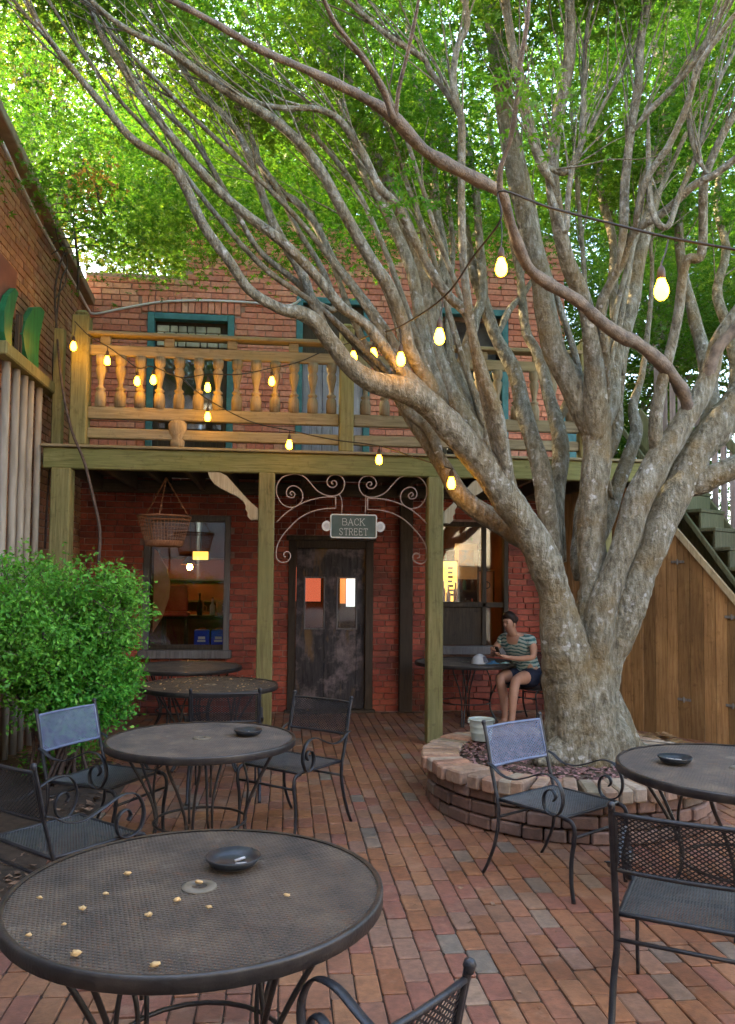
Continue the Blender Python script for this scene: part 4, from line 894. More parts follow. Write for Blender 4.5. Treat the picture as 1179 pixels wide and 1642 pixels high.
# main stems
limb([(930, 1235, 95), (918, 1180, 86), (913, 1090, 80), (902, 1010, 66), (889, 940, 54), (858, 870, 54), (822, 810, 52), (770, 742, 50), (718, 680, 48), (672, 638, 44), (640, 590, 34)], TY-0.08, TY-0.35)
limb([(955, 1235, 100), (948, 1170, 84), (945, 1090, 74), (950, 1000, 64), (952, 930, 52), (950, 870, 46), (953, 800, 46), (957, 725, 48), (953, 668, 54), (950, 620, 44)], TY-0.1, TY)
limb([(975, 1230, 90), (962, 1170, 70), (966, 1090, 58), (996, 1000, 54), (1026, 920, 58), (1050, 860, 58), (1078, 800, 54), (1114, 735, 52), (1147, 690, 56), (1185, 640, 52), (1240, 580, 46), (1300, 500, 38), (1375, 390, 30), (1440, 250, 21), (1490, 110, 14), (1520, -20, 8)], TY, TY-0.3)
limb([(955, 1130, 60), (962, 1000, 52), (978, 930, 44), (1000, 870, 42), (1024, 800, 45), (1046, 760, 46), (1060, 735, 44), (1078, 710, 40), (1100, 675, 36), (1122, 640, 36), (1140, 590, 34), (1152, 545, 33), (1185, 500, 32), (1240, 430, 28), (1290, 330, 22), (1330, 210, 16), (1350, 80, 11), (1360, -40, 7)], TY-0.12, TY-0.5)
# root flare
for (a, b, c_, w0) in (((925, 1170), (890, 1212), (858, 1222), 60), ((940, 1175), (928, 1222), (912, 1240), 58), ((962, 1175), (968, 1225), (972, 1243), 60), ((985, 1175), (1005, 1214), (1040, 1226), 56), ((990, 1150), (1015, 1195), (1052, 1206), 44), ((905, 1160), (884, 1195), (868, 1204), 46)):
    limb([(a[0], a[1]-40, w0*0.7), (*a, w0), (*b, w0*0.75), (*c_, w0*0.3)], TY-0.05, TY-0.28 if b[1] > 1205 else TY+0.05)
# lower left limb along the post
limb([(865, 885, 44), (820, 850, 40), (770, 820, 34), (735, 790, 32), (712, 750, 26), (690, 715, 24), (665, 680, 22), (640, 640, 18), (600, 580, 16), (570, 520, 14), (540, 440, 12), (500, 340, 10)], TY-0.05, TY+0.9)
limb([(712, 750, 22), (690, 690, 20), (650, 655, 17), (620, 600, 15), (590, 560, 13)], TY+0.1, TY+0.6)
# long left sweep
limb([(720, 680, 50), (660, 632, 46), (600, 612, 40), (560, 585, 36), (530, 548, 36), (508, 518, 34), (482, 502, 30), (450, 495, 24), (400, 465, 22), (365, 415, 21), (325, 360, 20), (295, 295, 20), (270, 260, 19), (215, 225, 17), (175, 180, 15), (120, 115, 13), (75, 60, 10), (30, 10, 8), (-10, -50, 6)], TY-0.3, 4.3)
limb([(530, 545, 30), (500, 480, 22), (485, 440, 20), (455, 390, 19), (430, 340, 17), (395, 240, 15), (360, 185, 13), (320, 150, 12), (270, 70, 9), (240, 0, 7)], TY-0.4, 5.4)
limb([(672, 636, 36), (600, 535, 24), (570, 508, 22), (545, 490, 22), (500, 435, 21), (450, 385, 21), (390, 340, 20), (340, 295, 19), (280, 225, 18), (240, 175, 16), (200, 115, 14), (165, 60, 12), (140, 0, 10), (120, -50, 8)], TY-0.35, 4.6)
limb([(660, 615, 30), (638, 562, 24), (597, 500, 20), (563, 454, 18), (536, 420, 18), (505, 360, 17), (470, 320, 15), (440, 310, 14), (420, 270, 12), (395, 200, 11), (350, 120, 9), (320, 40, 7)], TY-0.2, 5.9)
limb([(700, 640, 40), (685, 610, 30), (658, 562, 28), (648, 522, 27), (624, 461, 27), (597, 420, 26), (550, 340, 24), (505, 260, 22), (450, 200, 21), (370, 150, 19), (310, 110, 17), (260, 75, 15), (200, 45, 12), (150, 5, 10), (110, -40, 8)], TY-0.3, 4.5)
limb([(715, 650, 36), (690, 590, 28), (675, 532, 26), (668, 471, 25), (655, 420, 24), (620, 340, 20), (590, 290, 18), (560, 210, 16), (540, 120, 13), (520, 40, 10), (505, -30, 8)], TY-0.1, 6.3)
limb([(760, 720, 44), (753, 691, 40), (719, 623, 34), (695, 555, 32), (685, 488, 31), (672, 420, 30), (660, 380, 28), (620, 290, 26), (582, 213, 24), (545, 140, 20), (515, 60, 16), (480, -20, 12)], TY+0.1, 6.6)
limb([(795, 770, 40), (780, 700, 34), (745, 640, 30), (725, 590, 28), (705, 540, 26), (700, 480, 24), (712, 420, 22), (700, 330, 18), (688, 230, 14), (660, 100, 10), (650, 0, 8)], TY+0.15, 7.0)
limb([(815, 790, 30), (795, 690, 26), (780, 637, 22), (760, 555, 21), (750, 505, 20), (719, 474, 20), (685, 425, 20), (640, 335, 18), (608, 300, 17), (582, 245, 16), (556, 206, 15), (537, 187, 14), (504, 174, 13), (440, 171, 11), (370, 152, 8)], TY-0.25, 4.9)
limb([(818, 790, 26), (811, 742, 22), (797, 664, 22), (777, 603, 21), (760, 549, 20), (751, 488, 18), (742, 403, 17), (740, 290, 16), (740, 193, 16), (727, 145, 14), (733, 80, 14), (750, 39, 13), (743, -10, 12), (735, -70, 9)], TY-0.3, 4.6)
limb([(740, 195, 13), (724, 161, 13), (691, 113, 12), (679, 93, 12), (633, 64, 11), (595, 35, 10), (562, 6, 9), (520, -30, 7)], 4.95, 4.6)
limb([(828, 800, 34), (800, 740, 30), (770, 660, 28), (742, 600, 26), (760, 520, 22), (775, 470, 20), (770, 400, 18), (762, 300, 16), (735, 170, 13), (700, 60, 10), (690, -20, 8)], TY+0.25, 7.2)
sweep = SPECS[-12:]
# back stems right of the sweep
limb([(895, 900, 40), (880, 826, 36), (863, 736, 30), (840, 662, 29), (826, 599, 28), (796, 543, 26), (773, 476, 25), (755, 420, 22), (742, 340, 18), (715, 230, 15), (690, 130, 12), (670, 20, 9)], TY+0.2, 7.3)
limb([(905, 900, 32), (889, 811, 30), (900, 736, 28), (893, 680, 24), (878, 628, 22), (863, 569, 21), (844, 532, 20), (837, 476, 18), (830, 420, 16), (800, 300, 13), (780, 180, 10)], TY+0.3, 7.4)
limb([(896, 680, 20), (915, 640, 18), (940, 600, 15), (960, 540, 12), (975, 470, 10), (982, 390, 8), (978, 300, 5)], TY+0.9, 7.0)
limb([(796, 543, 18), (815, 500, 14), (840, 470, 12), (865, 430, 10)], 6.5, 7.2)
limb([(925, 930, 44), (930, 870, 26), (938, 800, 24), (985, 700, 20), (990, 640, 18), (1000, 580, 14), (1012, 500, 11), (1015, 410, 8), (1022, 320, 5)], TY+0.2, TY+0.9)
limb([(960, 880, 34), (985, 800, 26), (1005, 740, 24), (1020, 690, 20), (1015, 650, 16), (1030, 600, 13), (1040, 520, 11), (1046, 430, 9), (1040, 340, 7), (1050, 240, 5)], TY+0.2, 6.9)
# centre stem and its forks
limb([(957, 730, 34), (950, 690, 42), (933, 650, 45), (915, 613, 46), (889, 569, 46), (878, 513, 45), (866, 440, 44), (850, 380, 43), (838, 320, 42), (822, 250, 41), (808, 170, 40), (797, 90, 38), (788, 0, 36), (780, -70, 32)], TY, 5.5)
limb([(957, 735, 34), (955, 680, 42), (953, 606, 40), (948, 532, 36), (934, 476, 34), (910, 420, 32), (895, 355, 30), (886, 288, 28), (888, 237, 26), (898, 169, 24), (912, 102, 23), (914, 34, 22), (912, -40, 18)], TY-0.0, 4.7)
limb([(890, 300, 20), (870, 264, 21), (848, 203, 20), (835, 140, 20), (824, 85, 19), (810, 0, 17), (800, -60, 14)], 4.95, 4.8)
limb([(956, 730, 28), (962, 690, 32), (978, 643, 34), (984, 588, 33), (1000, 532, 32), (1015, 476, 30), (1027, 406, 28), (1051, 305, 28), (1071, 203, 27), (1072, 135, 26), (1085, 0, 22), (1090, -60, 18)], TY+0.15, 6.6)
limb([(965, 660, 26), (971, 625, 22), (970, 560, 20), (963, 494, 20), (978, 457, 20), (997, 420, 19), (1017, 372, 18), (1068, 338, 17), (1112, 298, 16), (1145, 281, 15), (1185, 250, 14), (1240, 200, 11)], TY-0.02, 4.4)
limb([(990, 430, 18), (1000, 365, 19), (1003, 288, 19), (1013, 203, 18), (1024, 135, 18), (1027, 68, 17), (1037, 0, 15), (1045, -60, 12)], 5.1, 4.7)
limb([(1014, 215, 14), (1040, 180, 14), (1071, 149, 13), (1112, 102, 12), (1145, 44, 11), (1170, -5, 10), (1190, -60, 8)], 4.85, 4.2)
limb([(1018, 372, 16), (1024, 338, 15), (1037, 288, 15), (1071, 237, 14), (1095, 186, 14), (1108, 152, 13), (1118, 112, 12), (1145, 68, 12), (1185, 15, 10)], 5.0, 4.2)
limb([(1000, 600, 24), (985, 500, 20), (983, 389, 18), (966, 321, 17), (959, 254, 16), (964, 169, 13), (956, 68, 11), (939, 0, 9)], TY+0.3, 7.4)
limb([(962, 215, 12), (975, 160, 12), (997, 112, 11), (1017, 51, 9), (1020, 0, 7)], 7.0, 7.3)
limb([(965, 180, 9), (950, 120, 9), (935, 80, 8), (930, 20, 6)], 7.1, 7.5)
limb([(1072, 140, 16), (1060, 100, 15), (1045, 60, 13), (1040, 10, 10)], 6.5, 6.9)
limb([(1074, 135, 16), (1095, 90, 15), (1108, 50, 13), (1130, 0, 10)], 6.5, 7.0)
limb([(1058, 750, 30), (1052, 695, 24), (1055, 640, 22), (1075, 560, 22), (1088, 500, 21), (1100, 420, 20), (1125, 406, 19), (1128, 305, 18), (1135, 271, 17), (1160, 215, 15), (1190, 165, 13), (1230, 90, 10)], TY-0.2, 4.5)
limb([(1135, 280, 12), (1118, 250, 11), (1105, 190, 11), (1108, 130, 10)], 4.75, 4.9)
limb([(1112, 745, 40), (1140, 660, 30), (1130, 580, 28), (1112, 500, 24), (1095, 430, 20), (1090, 350, 17), (1110, 250, 14), (1120, 140, 11), (1150, 30, 8)], TY+0.2, 7.2)
limb([(1130, 720, 30), (1180, 620, 28), (1172, 540, 24), (1150, 470, 20), (1165, 400, 17), (1150, 330, 14), (1160, 220, 11)], TY+0.3, 7.4)
limb([(1090, 790, 44), (1130, 770, 40), (1185, 745, 36), (1250, 700, 30), (1330, 630, 23), (1410, 530, 16), (1470, 400, 11), (1500, 260, 7)], TY-0.1, TY-0.9)
# slender shoots filling in between the sweeping stems
def resample(sp, n=9):
    a = np.array(sp, float); d = np.concatenate([[0], np.cumsum(np.hypot(*np.diff(a[:, :2], axis=0).T))]); t = np.linspace(0, d[-1], n); return np.stack([np.interp(t, d, a[:, k]) for k in range(3)], 1)
upper = SPECS[-19:]
for lst, pairs in ((sweep, ((0, 1, 0.5), (0, 2, 0.45), (1, 3, 0.5), (2, 4, 0.4), (3, 5, 0.5), (4, 6, 0.5), (5, 6, 0.4), (6, 7, 0.5), (7, 8, 0.5), (8, 9, 0.45), (6, 11, 0.5), (7, 11, 0.3))), (upper, ((0, 1, 0.5), (1, 3, 0.4), (3, 5, 0.5), (4, 5, 0.5), (3, 8, 0.4), (5, 13, 0.5), (7, 14, 0.5)))):
    for (i, j, f_) in pairs:
        A_, B_ = lst[i], lst[j]; b = resample(A_[0])*(1-f_)+resample(B_[0])*f_; st = np.array(A_[0][min(1, len(A_[0])-1)], float); b[0, :2] = st[:2]; b[1, :2] = b[1, :2]*0.6+st[:2]*0.4
        b[:, 2] = np.linspace(15, 6, 9); limb([tuple(q) for q in b], A_[1]+0.05, A_[2]*0.4+B_[2]*0.6+0.35)
# the smooth brown branch that crosses in front
limb([(1088, 700, 24), (1104, 655, 27), (1088, 615, 26), (1050, 572, 26), (1020, 548, 25), (1000, 540, 27), (960, 512, 25), (925, 482, 24), (880, 455, 23), (848, 428, 24), (826, 380, 22), (812, 335, 22), (800, 308, 24), (742, 276, 25), (680, 240, 24), (632, 190, 26), (590, 160, 21), (500, 115, 18), (420, 80, 16), (340, 35, 14), (265, -5, 12), (200, -40, 9)], TY-0.2, 3.0, True)
limb([(802, 312, 14), (803, 270, 11), (818, 225, 11), (828, 170, 11), (835, 100, 11), (845, 40, 10), (850, -20, 8)], 3.95, 3.5, True)
limb([(630, 190, 16), (612, 140, 14), (580, 90, 12), (540, 40, 10), (520, 0, 8), (505, -40, 6)], 3.62, 3.2, True)
limb([(634, 188, 10), (640, 140, 9), (655, 80, 8), (670, 10, 7), (676, -40, 5)], 3.62, 3.3, True)
limb([(1108, 672, 24), (1130, 620, 26), (1150, 560, 26), (1190, 520, 24), (1250, 470, 20), (1310, 390, 15), (1350, 280, 11), (1370, 150, 7)], TY-0.24, TY-0.85, True)

tree = thing('shade_tree', 'large many stemmed tree with pale flecked bark and a spreading green crown', 'tree', (2.26, TY-0.05, PT))
tmp = link('trunk_source', thick.mesh('trunk_source', 'bark')); rm_ = tmp.modifiers.new('r', 'REMESH'); rm_.mode = 'VOXEL'; rm_.voxel_size = 0.017
sm = tmp.modifiers.new('s', 'SMOOTH'); sm.factor = 0.5; sm.iterations = 4
bpy.context.view_layer.update(); dg = bpy.context.evaluated_depsgraph_get(); me = bpy.data.meshes.new_from_object(tmp.evaluated_get(dg)); me.name = 'trunk'
bpy.data.objects.remove(tmp)
nv = len(me.vertices); co = np.empty(nv*3); me.vertices.foreach_get('co', co); co = co.reshape(-1, 3); no = np.empty(nv*3); me.vertices.foreach_get('normal', no); no = no.reshape(-1, 3)
dsp = np.array([noise.noise(Vector((x*9, y*9, z*3.4)))*0.013+(noise.noise(Vector((x*6, y*6, z*22)))*0.008 if z < 1.9 else 0)+noise.noise(Vector((x*28, y*28, z*28)))*0.003 for x, y, z in co])
fl = np.clip((1.0-co[:, 2])/0.6, 0, 1)                            # fluted foot of the trunk
ang = np.arctan2(co[:, 1]-TY, co[:, 0]-2.26); dsp += fl*0.02*np.sin(ang*11+co[:, 2]*2)
co += no*dsp[:, None]; me.vertices.foreach_set('co', co.ravel()); me.materials.clear(); me.materials.append(MATS['bark']); me.shade_smooth(); me.update()
trunk = link('trunk', me, tree)
thin.build('limb', 'bark', tree, True)
near.build('front_branch', 'bark_smooth', tree, True)

# ---------------------------------------------------------------- leaves
def leaf_cloud(name, mat, centers, normals, sizes, parent, lobes=5, seed=2):
    """one palmate leaf (a fan of pointed lobes) per centre; one mesh"""
    rs = np.random.RandomState(seed); n = len(centers); C_ = np.asarray(centers); N_ = np.asarray(normals); N_ = N_/np.linalg.norm(N_, axis=1)[:, None]
    t = rs.normal(size=(n, 3)); t -= (t*N_).sum(1)[:, None]*N_; t /= np.linalg.norm(t, axis=1)[:, None]; b = np.cross(N_, t)
    if lobes == 5: A = np.radians([-105, -52, 0, 52, 105]); Ls = np.array([0.55, 0.9, 1.0, 0.9, 0.55]); hw = 0.28
    elif lobes == 3: A = np.radians([-62, 0, 62]); Ls = np.array([0.8, 1.0, 0.8]); hw = 0.34
    else: A = np.array([0.0]); Ls = np.array([1.0]); hw = 0.42
    loc = []; tri = []
    for a, l in zip(A, Ls):
        i = len(loc)
        if lobes == 1:
            loc += [(0, 0, 0), (0.5, -hw*0.62, 0.05), (1.0, 0, -0.1), (0.5, hw*0.62, 0.05)]; tri += [(i, i+1, i+2), (i, i+2, i+3)]
        else:
            ca, sa = math.cos(a), math.sin(a); w_ = 0.21 if lobes == 5 else 0.3
            loc += [(ca*0.12-sa*w_*l-0.0, sa*0.12+ca*w_*l, 0.04), (ca*0.12+sa*w_*l, sa*0.12-ca*w_*l, 0.04), (ca*l, sa*l, -0.16)]; tri += [(i, i+1, i+2)]
    loc = np.array(loc); k = len(loc); tri = np.array(tri)
    V = C_[:, None, :]+sizes[:, None, None]*(loc[None, :, 0, None]*t[:, None, :]+loc[None, :, 1, None]*b[:, None, :]+loc[None, :, 2, None]*N_[:, None, :])
    V = V.reshape(-1, 3); Fc = (tri[None]+(np.arange(n)*k)[:, None, None]).reshape(-1, 3)
    me = bpy.data.meshes.new(name); me.vertices.add(len(V)); me.vertices.foreach_set('co', V.ravel()); me.loops.add(Fc.size); me.loops.foreach_set('vertex_index', Fc.ravel().astype(np.int32))
    me.polygons.add(len(Fc)); me.polygons.foreach_set('loop_start', np.arange(0, Fc.size, 3, dtype=np.int32)); me.polygons.foreach_set('loop_total', np.full(len(Fc), 3, dtype=np.int32))
    me.materials.append(MATS[mat]); me.update(calc_edges=True); o = link(name, me, parent); return o

def spray(rs, c, n, rad, flat, tilt):
    """flat fan-shaped spray of leaves round c"""
    q = rs.normal(size=(n, 3))*np.array([rad, rad, rad*flat])*0.55; q[:, 2] -= 0.25*(q[:, 0]**2+q[:, 1]**2)/rad
    q[:, 2] += q[:, 0]*tilt[0]+q[:, 1]*tilt[1]
    nn = rs.normal(size=(n, 3))*0.45+np.array([0, 0, 1.0]); return q+c, nn

rs = np.random.RandomState(77); CC = []; NN = []; SS = []
twig = MB()
def add_spray(c, n, rad, flat=0.28, size=(0.036, 0.066)):
    a, b = spray(rs, np.array(c), n, rad, flat, rs.normal(size=2)*0.18); CC.append(a); NN.append(b); SS.append(rs.uniform(*size, size=n))
ROOT = Vector((2.26, TY, 3.0))
# twigs and sprays on the limbs themselves
for pts, rad in LIMBS:
    for i in range(3, len(pts), 2):
        p = pts[i]
        if p.z < 4.35 or rad[i] > 0.075 or rs.rand() < 0.2: continue
        out = (p-ROOT); out.z *= 0.4; out.normalize()
        d = (out*0.8+Vector(rs.normal(size=3))*0.55+Vector((0, 0, 0.55))).normalized(); tg = (pts[min(i+2, len(pts)-1)]-pts[i-2]).normalized(); d = (tg*1.2+d*0.7).normalized(); L_ = rs.uniform(0.4, 0.9)
        q = [p]; r_ = min(0.008, rad[i]*0.5)
        for k in range(4): d = (d+Vector(rs.normal(size=3))*0.10+Vector((0, 0, 0.03))).normalized(); q.append(q[-1]+d*L_/4)
        twig.tube(q, [r_, r_*0.8, r_*0.6, r_*0.42, r_*0.25], 5, cap=False)
        if q[-1].z > max(4.9, 5.0+0.36*(7.6-q[-1].y)-0.5): add_spray(q[-1], 70, 0.36)
        if q[2].z > max(5.0, 5.0+0.36*(7.6-q[2].y)-0.5): add_spray(q[2]+Vector((0, 0, 0.1)), 34, 0.3)
# the body of the crown: flat tiers through a dome
def tier_floor(x, y):
    r_ = math.hypot(x-2.2, y-TY); z = 5.0+0.06*max(0, r_-2.5)+0.36*max(0, 7.6-y)
    if y > 7.6 and -2.8 < x < 3.8: z = max(z, 5.75 if y < 9.3 else 6.9)
    if x < -1.0: z = max(4.75, z-0.35)
    if x < -2.3 and y < 10.2: z = max(z, 6.1)
    return z
cnt = 0
while cnt < 4600:
    x, y = rs.uniform(-5.5, 9.5), rs.uniform(3.8, 13.0); r_ = math.hypot((x-2.2)*0.85, y-TY)
    if r_ > 7.2: continue
    f0 = tier_floor(x, y); top = 9.6-0.07*r_*r_
    if top < f0+0.4: top = f0+0.6
    z = f0+(top-f0)*rs.rand()**1.25
    if z > 3.0+0.75*y and rs.rand() < 0.88: continue
    if 5.6 < y < 9.4 and -3 < x < 4.5 and rs.rand() < 0.5: continue
    
    if noise.noise(Vector((x*0.55, y*0.55, z*0.8+7))) < -0.32: continue          # gaps where the sky shows
    add_spray((x, y, z), int(rs.uniform(30, 62)), rs.uniform(0.26, 0.5)); cnt += 1
# low sprays hanging in front of the upper wall at the left, and a few near the front branch
for (px, py, Y, n_, r_) in [(150, 370, 8.0, 120, 0.4), (190, 395, 7.8, 150, 0.42), (240, 400, 7.8, 150, 0.42), (200, 340, 8.0, 150, 0.45), (270, 380, 7.7, 120, 0.38), (300, 350, 7.5, 120, 0.4), (160, 320, 8.2, 120, 0.4), (370, 395, 7.4, 80, 0.3), (395, 370, 7.4, 90, 0.32), (440, 425, 7.3, 70, 0.3), (480, 410, 7.3, 90, 0.34), (520, 395, 7.2, 80, 0.3), (430, 360, 7.2, 80, 0.3), (560, 370, 7.2, 70, 0.3), (330, 320, 7.5, 100, 0.4), (100, 300, 8.3, 100, 0.4), (580, 425, 7.4, 60, 0.3), (250, 300, 7.8, 100, 0.4), (810, 150, 3.7, 26, 0.16), (870, 150, 3.7, 40, 0.2), (890, 180, 3.7, 40, 0.2), (620, 400, 7.3, 60, 0.3), (660, 385, 7.2, 60, 0.3), (720, 395, 7.3, 60, 0.3), (770, 380, 7.2, 60, 0.3), (820, 400, 7.4, 50, 0.28), (300, 415, 8.6, 60, 0.3), (330, 400, 8.6, 70, 0.32), (310, 375, 8.8, 80, 0.36), (370, 385, 8.8, 80, 0.34), (350, 360, 9.0, 80, 0.36), (420, 395, 8.6, 60, 0.3), (280, 425, 8.5, 50, 0.26), (500, 385, 8.8, 80, 0.34), (570, 390, 8.8, 80, 0.34), (640, 390, 8.8, 80, 0.34), (350, 415, 7.5, 50, 0.25), (470, 385, 7.2, 70, 0.3), (540, 350, 7.0, 80, 0.34), (600, 340, 7.0, 80, 0.34), (380, 330, 7.2, 80, 0.34), (450, 300, 6.8, 80, 0.36), (520, 290, 6.8, 80, 0.36), (680, 330, 7.0, 80, 0.34), (300, 280, 7.2, 90, 0.4), (220, 250, 7.6, 90, 0.4), (140, 240, 7.8, 90, 0.4), (90, 190, 7.8, 90, 0.4), (330, 230, 6.8, 90, 0.4), (650, 320, 4.2, 26, 0.18), (655, 285, 4.2, 20, 0.14)]:
    add_spray(onY(px, py, Y), n_, r_, 0.35)
for k in range(120):                                              # boughs lying over the parapet
    x = rs.uniform(-2.7, 3.9); add_spray((x, rs.uniform(9.3, 10.6), (5.75 if x < -1.4 else 6.35)+rs.uniform(-0.25, 0.7)), 55, 0.36)
CC = np.concatenate(CC); NN = np.concatenate(NN); SS = np.concatenate(SS)
tag(leaf_cloud('crown', 'maple_leaf', CC, NN, SS, tree), kind='stuff')
tag(twig.build('twig', 'bark', tree, True), kind='stuff')
# a withered brown sprig
c0 = onY(148, 290, 7.2); a, b = spray(rs, np.array(c0), 160, 0.22, 0.9, (0.2, 0)); br_ = thing('withered_branch', 'withered orange brown branch hanging in the green crown over the left roof', 'branch', c0)
leaf_cloud('dry_leaves', 'dead_leaf', a, b*np.array([1, 1, 0.3]), rs.uniform(0.03, 0.06, 160), br_, 3)
m = MB(); m.tube(smooth_path([tuple(onY(px, py, 7.2)) for px, py in ((128, 250), (140, 275), (155, 300), (160, 330), (170, 345))], 3), 0.012, 5); m.build('stem', 'vine_bark', br_, True)

# ---------------------------------------------------------------- trees standing behind the buildings
def far_tree(label, base, h, cr, n, seed, mat='far_leaf', lo=0.35):
    r = np.random.RandomState(seed); o = thing('background_tree', label, 'tree', base, group='trees behind the buildings')
    m = MB(); b = Vector(base); m.tube([b, b+Vector((0.1, 0, h*0.3)), b+Vector((0, 0.1, h*0.6)), b+Vector((0.1, 0, h*0.9))], [0.24, 0.2, 0.14, 0.04], 8); m.build('trunk', 'bark', o, True)
    m = MB(); C1 = []; N1 = []
    for k in range(n):
        d = r.normal(size=3); d /= np.linalg.norm(d); d *= r.rand()**0.4; c = np.array(base)+np.array([d[0]*cr, d[1]*cr, h*(lo+(1-lo)*0.5*(1+d[2]))])
        a, bn = spray(r, c, 60, 0.62, 0.45, r.normal(size=2)*0.2); C1.append(a); N1.append(bn)
        if k % 6 == 0: m.tube([b+Vector((0, 0, h*0.45)), Vector(c)*0.5+(b+Vector((0, 0, h*0.6)))*0.5, Vector(c)], [0.06, 0.035, 0.012], 5, cap=False)
    m.build('limb', 'bark', o, True)
    C1 = np.concatenate(C1); N1 = np.concatenate(N1); tag(leaf_cloud('crown', mat, C1, N1, r.uniform(0.07, 0.13, len(C1)), o, 3, seed), kind='stuff')
far_tree('sunlit yellow green tree behind the left roof', (-9.6, 17.0, 0), 13, 3.6, 420, 1, 'gold_leaf')
far_tree('tallest yellow green tree, its crown high over the left roof', (-6.8, 20.0, 0), 19, 4.6, 460, 9, 'gold_leaf', 0.66)
far_tree('slender yellow green tree rising over the low parapet', (-1.7, 16.5, 0), 13, 2.9, 420, 7, 'gold_leaf', 0.4)
far_tree('tall green tree behind the brick parapet', (0.5, 18.0, 0), 13.5, 4.6, 560, 2, 'gold_leaf', 0.45)
far_tree('dark leafy tree behind the staircase', (7.6, 14.5, 0), 13, 4.2, 620, 3, lo=0.12)
far_tree('leafy tree at the picture edge beyond the stair railing', (11.5, 11.5, 0), 12, 3.8, 460, 4, lo=0.12)
far_tree('small leafy tree between the brick building and the stair', (5.3, 12.2, 0), 6.2, 1.5, 120, 6, lo=0.25)

# ---------------------------------------------------------------- shrub at the left wall
sh = thing('shrub', 'bushy bright green shrub against the left wall pipes', 'shrub', (-1.75, 6.5, 0.03))
r = np.random.RandomState(12); C1 = []; N1 = []; stems = MB(); sprig = MB()
blobs = [(40, 988, 6.4, 0.42), (100, 978, 6.3, 0.42), (150, 988, 6.2, 0.4), (20, 1038, 6.4, 0.36), (172, 973, 6.3, 0.22), (110, 1038, 6.3, 0.34), (148, 1043, 6.2, 0.26), (90, 1068, 6.5, 0.26), (130, 1078, 6.2, 0.3), (148, 1103, 6.3, 0.26), (112, 1123, 6.2, 0.28), (145, 1138, 6.3, 0.24), (85, 1118, 6.3, 0.24), (170, 1093, 6.4, 0.22), (60, 953, 6.8, 0.34), (165, 1118, 6.6, 0.18), (160, 1013, 6.5, 0.24), (10, 968, 6.2, 0.4), (-20, 1028, 6.0, 0.36), (50, 1058, 6.1, 0.34), (5, 1078, 6.3, 0.3), (70, 1013, 6.0, 0.36)]
for (px, py, Y, R_) in blobs:
    c = onY(px, py, Y)
    for k in range(150):
        d = r.normal(size=3); d /= np.linalg.norm(d); d[2] *= 0.85; e = np.array(c)+d*R_*(0.55+0.5*r.rand()); dirv = d+r.normal(size=3)*0.35+np.array([0, 0, 0.5]); dirv /= np.linalg.norm(dirv)
        L_ = r.uniform(0.10, 0.2); nn_ = 14; tt = r.rand(nn_)[:, None]; C1.append(e+dirv*L_*tt+r.normal(size=(nn_, 3))*0.016); N1.append(r.normal(size=(nn_, 3))*0.7+np.array([0.1, -0.4, 0.7]))
        if k % 5 == 0: sprig.tube([Vector(e-dirv*0.06), Vector(e+dirv*L_*0.9)], [0.003, 0.0015], 4, cap=False)
    stems.tube(smooth_path([(-1.75+r.normal()*0.12, 6.5+r.normal()*0.1, 0.0), (-1.75+(c.x+1.75)*0.5, 6.5+(c.y-6.5)*0.4, c.z*0.5), (c.x, c.y, c.z)], 3), 0.014, 5)
for k in range(34):                                               # long feathery shoots reaching over the table
    e = onY(r.uniform(140, 185), r.uniform(915, 1050), r.uniform(5.9, 6.4)); tip = onY(r.uniform(185, 238), r.uniform(910, 1040), r.uniform(5.9, 6.3)); n_ = 34; tt = r.rand(n_)[:, None]
    C1.append(np.array(e)*(1-tt)+np.array(tip)*tt+r.normal(size=(n_, 3))*0.018); N1.append(r.normal(size=(n_, 3))*0.8+np.array([0, -0.4, 0.7])); sprig.tube([e, tip], [0.004, 0.0015], 4, cap=False)
C1 = np.concatenate(C1); N1 = np.concatenate(N1); tag(leaf_cloud('foliage', 'shrub_leaf', C1, N1, r.uniform(0.015, 0.052, len(C1)), sh, 1, 3), kind='stuff')
stems.build('stems', 'vine_bark', sh, True); tag(sprig.build('twig', 'vine_bark', sh, True), kind='stuff')
for i, (px, py, lab) in enumerate(((75, 1215, 'low green weed tuft at the foot of the pipes'), (110, 1205, 'low green weed tuft behind the blue backed chair'), (140, 1190, 'low green weed tuft near the rim of the middle table'))):
    b = onZ(px, py+35, 0.04); o = thing('weed_tuft', lab, 'plant', b, group='weeds in the planting bed'); n_ = 260
    q = r.normal(size=(n_, 3))*np.array([0.11, 0.11, 0.07])+np.array(b)+np.array([0, 0, 0.13]); tag(leaf_cloud('foliage', 'shrub_leaf', q, r.normal(size=(n_, 3))*0.6+np.array([0, -0.3, 0.8]), r.uniform(0.022, 0.045, n_), o, 1, 30+i), kind='stuff')
    m = MB()
    for k in range(7): m.tube([b, b+Vector((r.normal()*0.09, r.normal()*0.09, 0.2))], [0.005, 0.002], 4)
    m.build('stems', 'vine_bark', o)

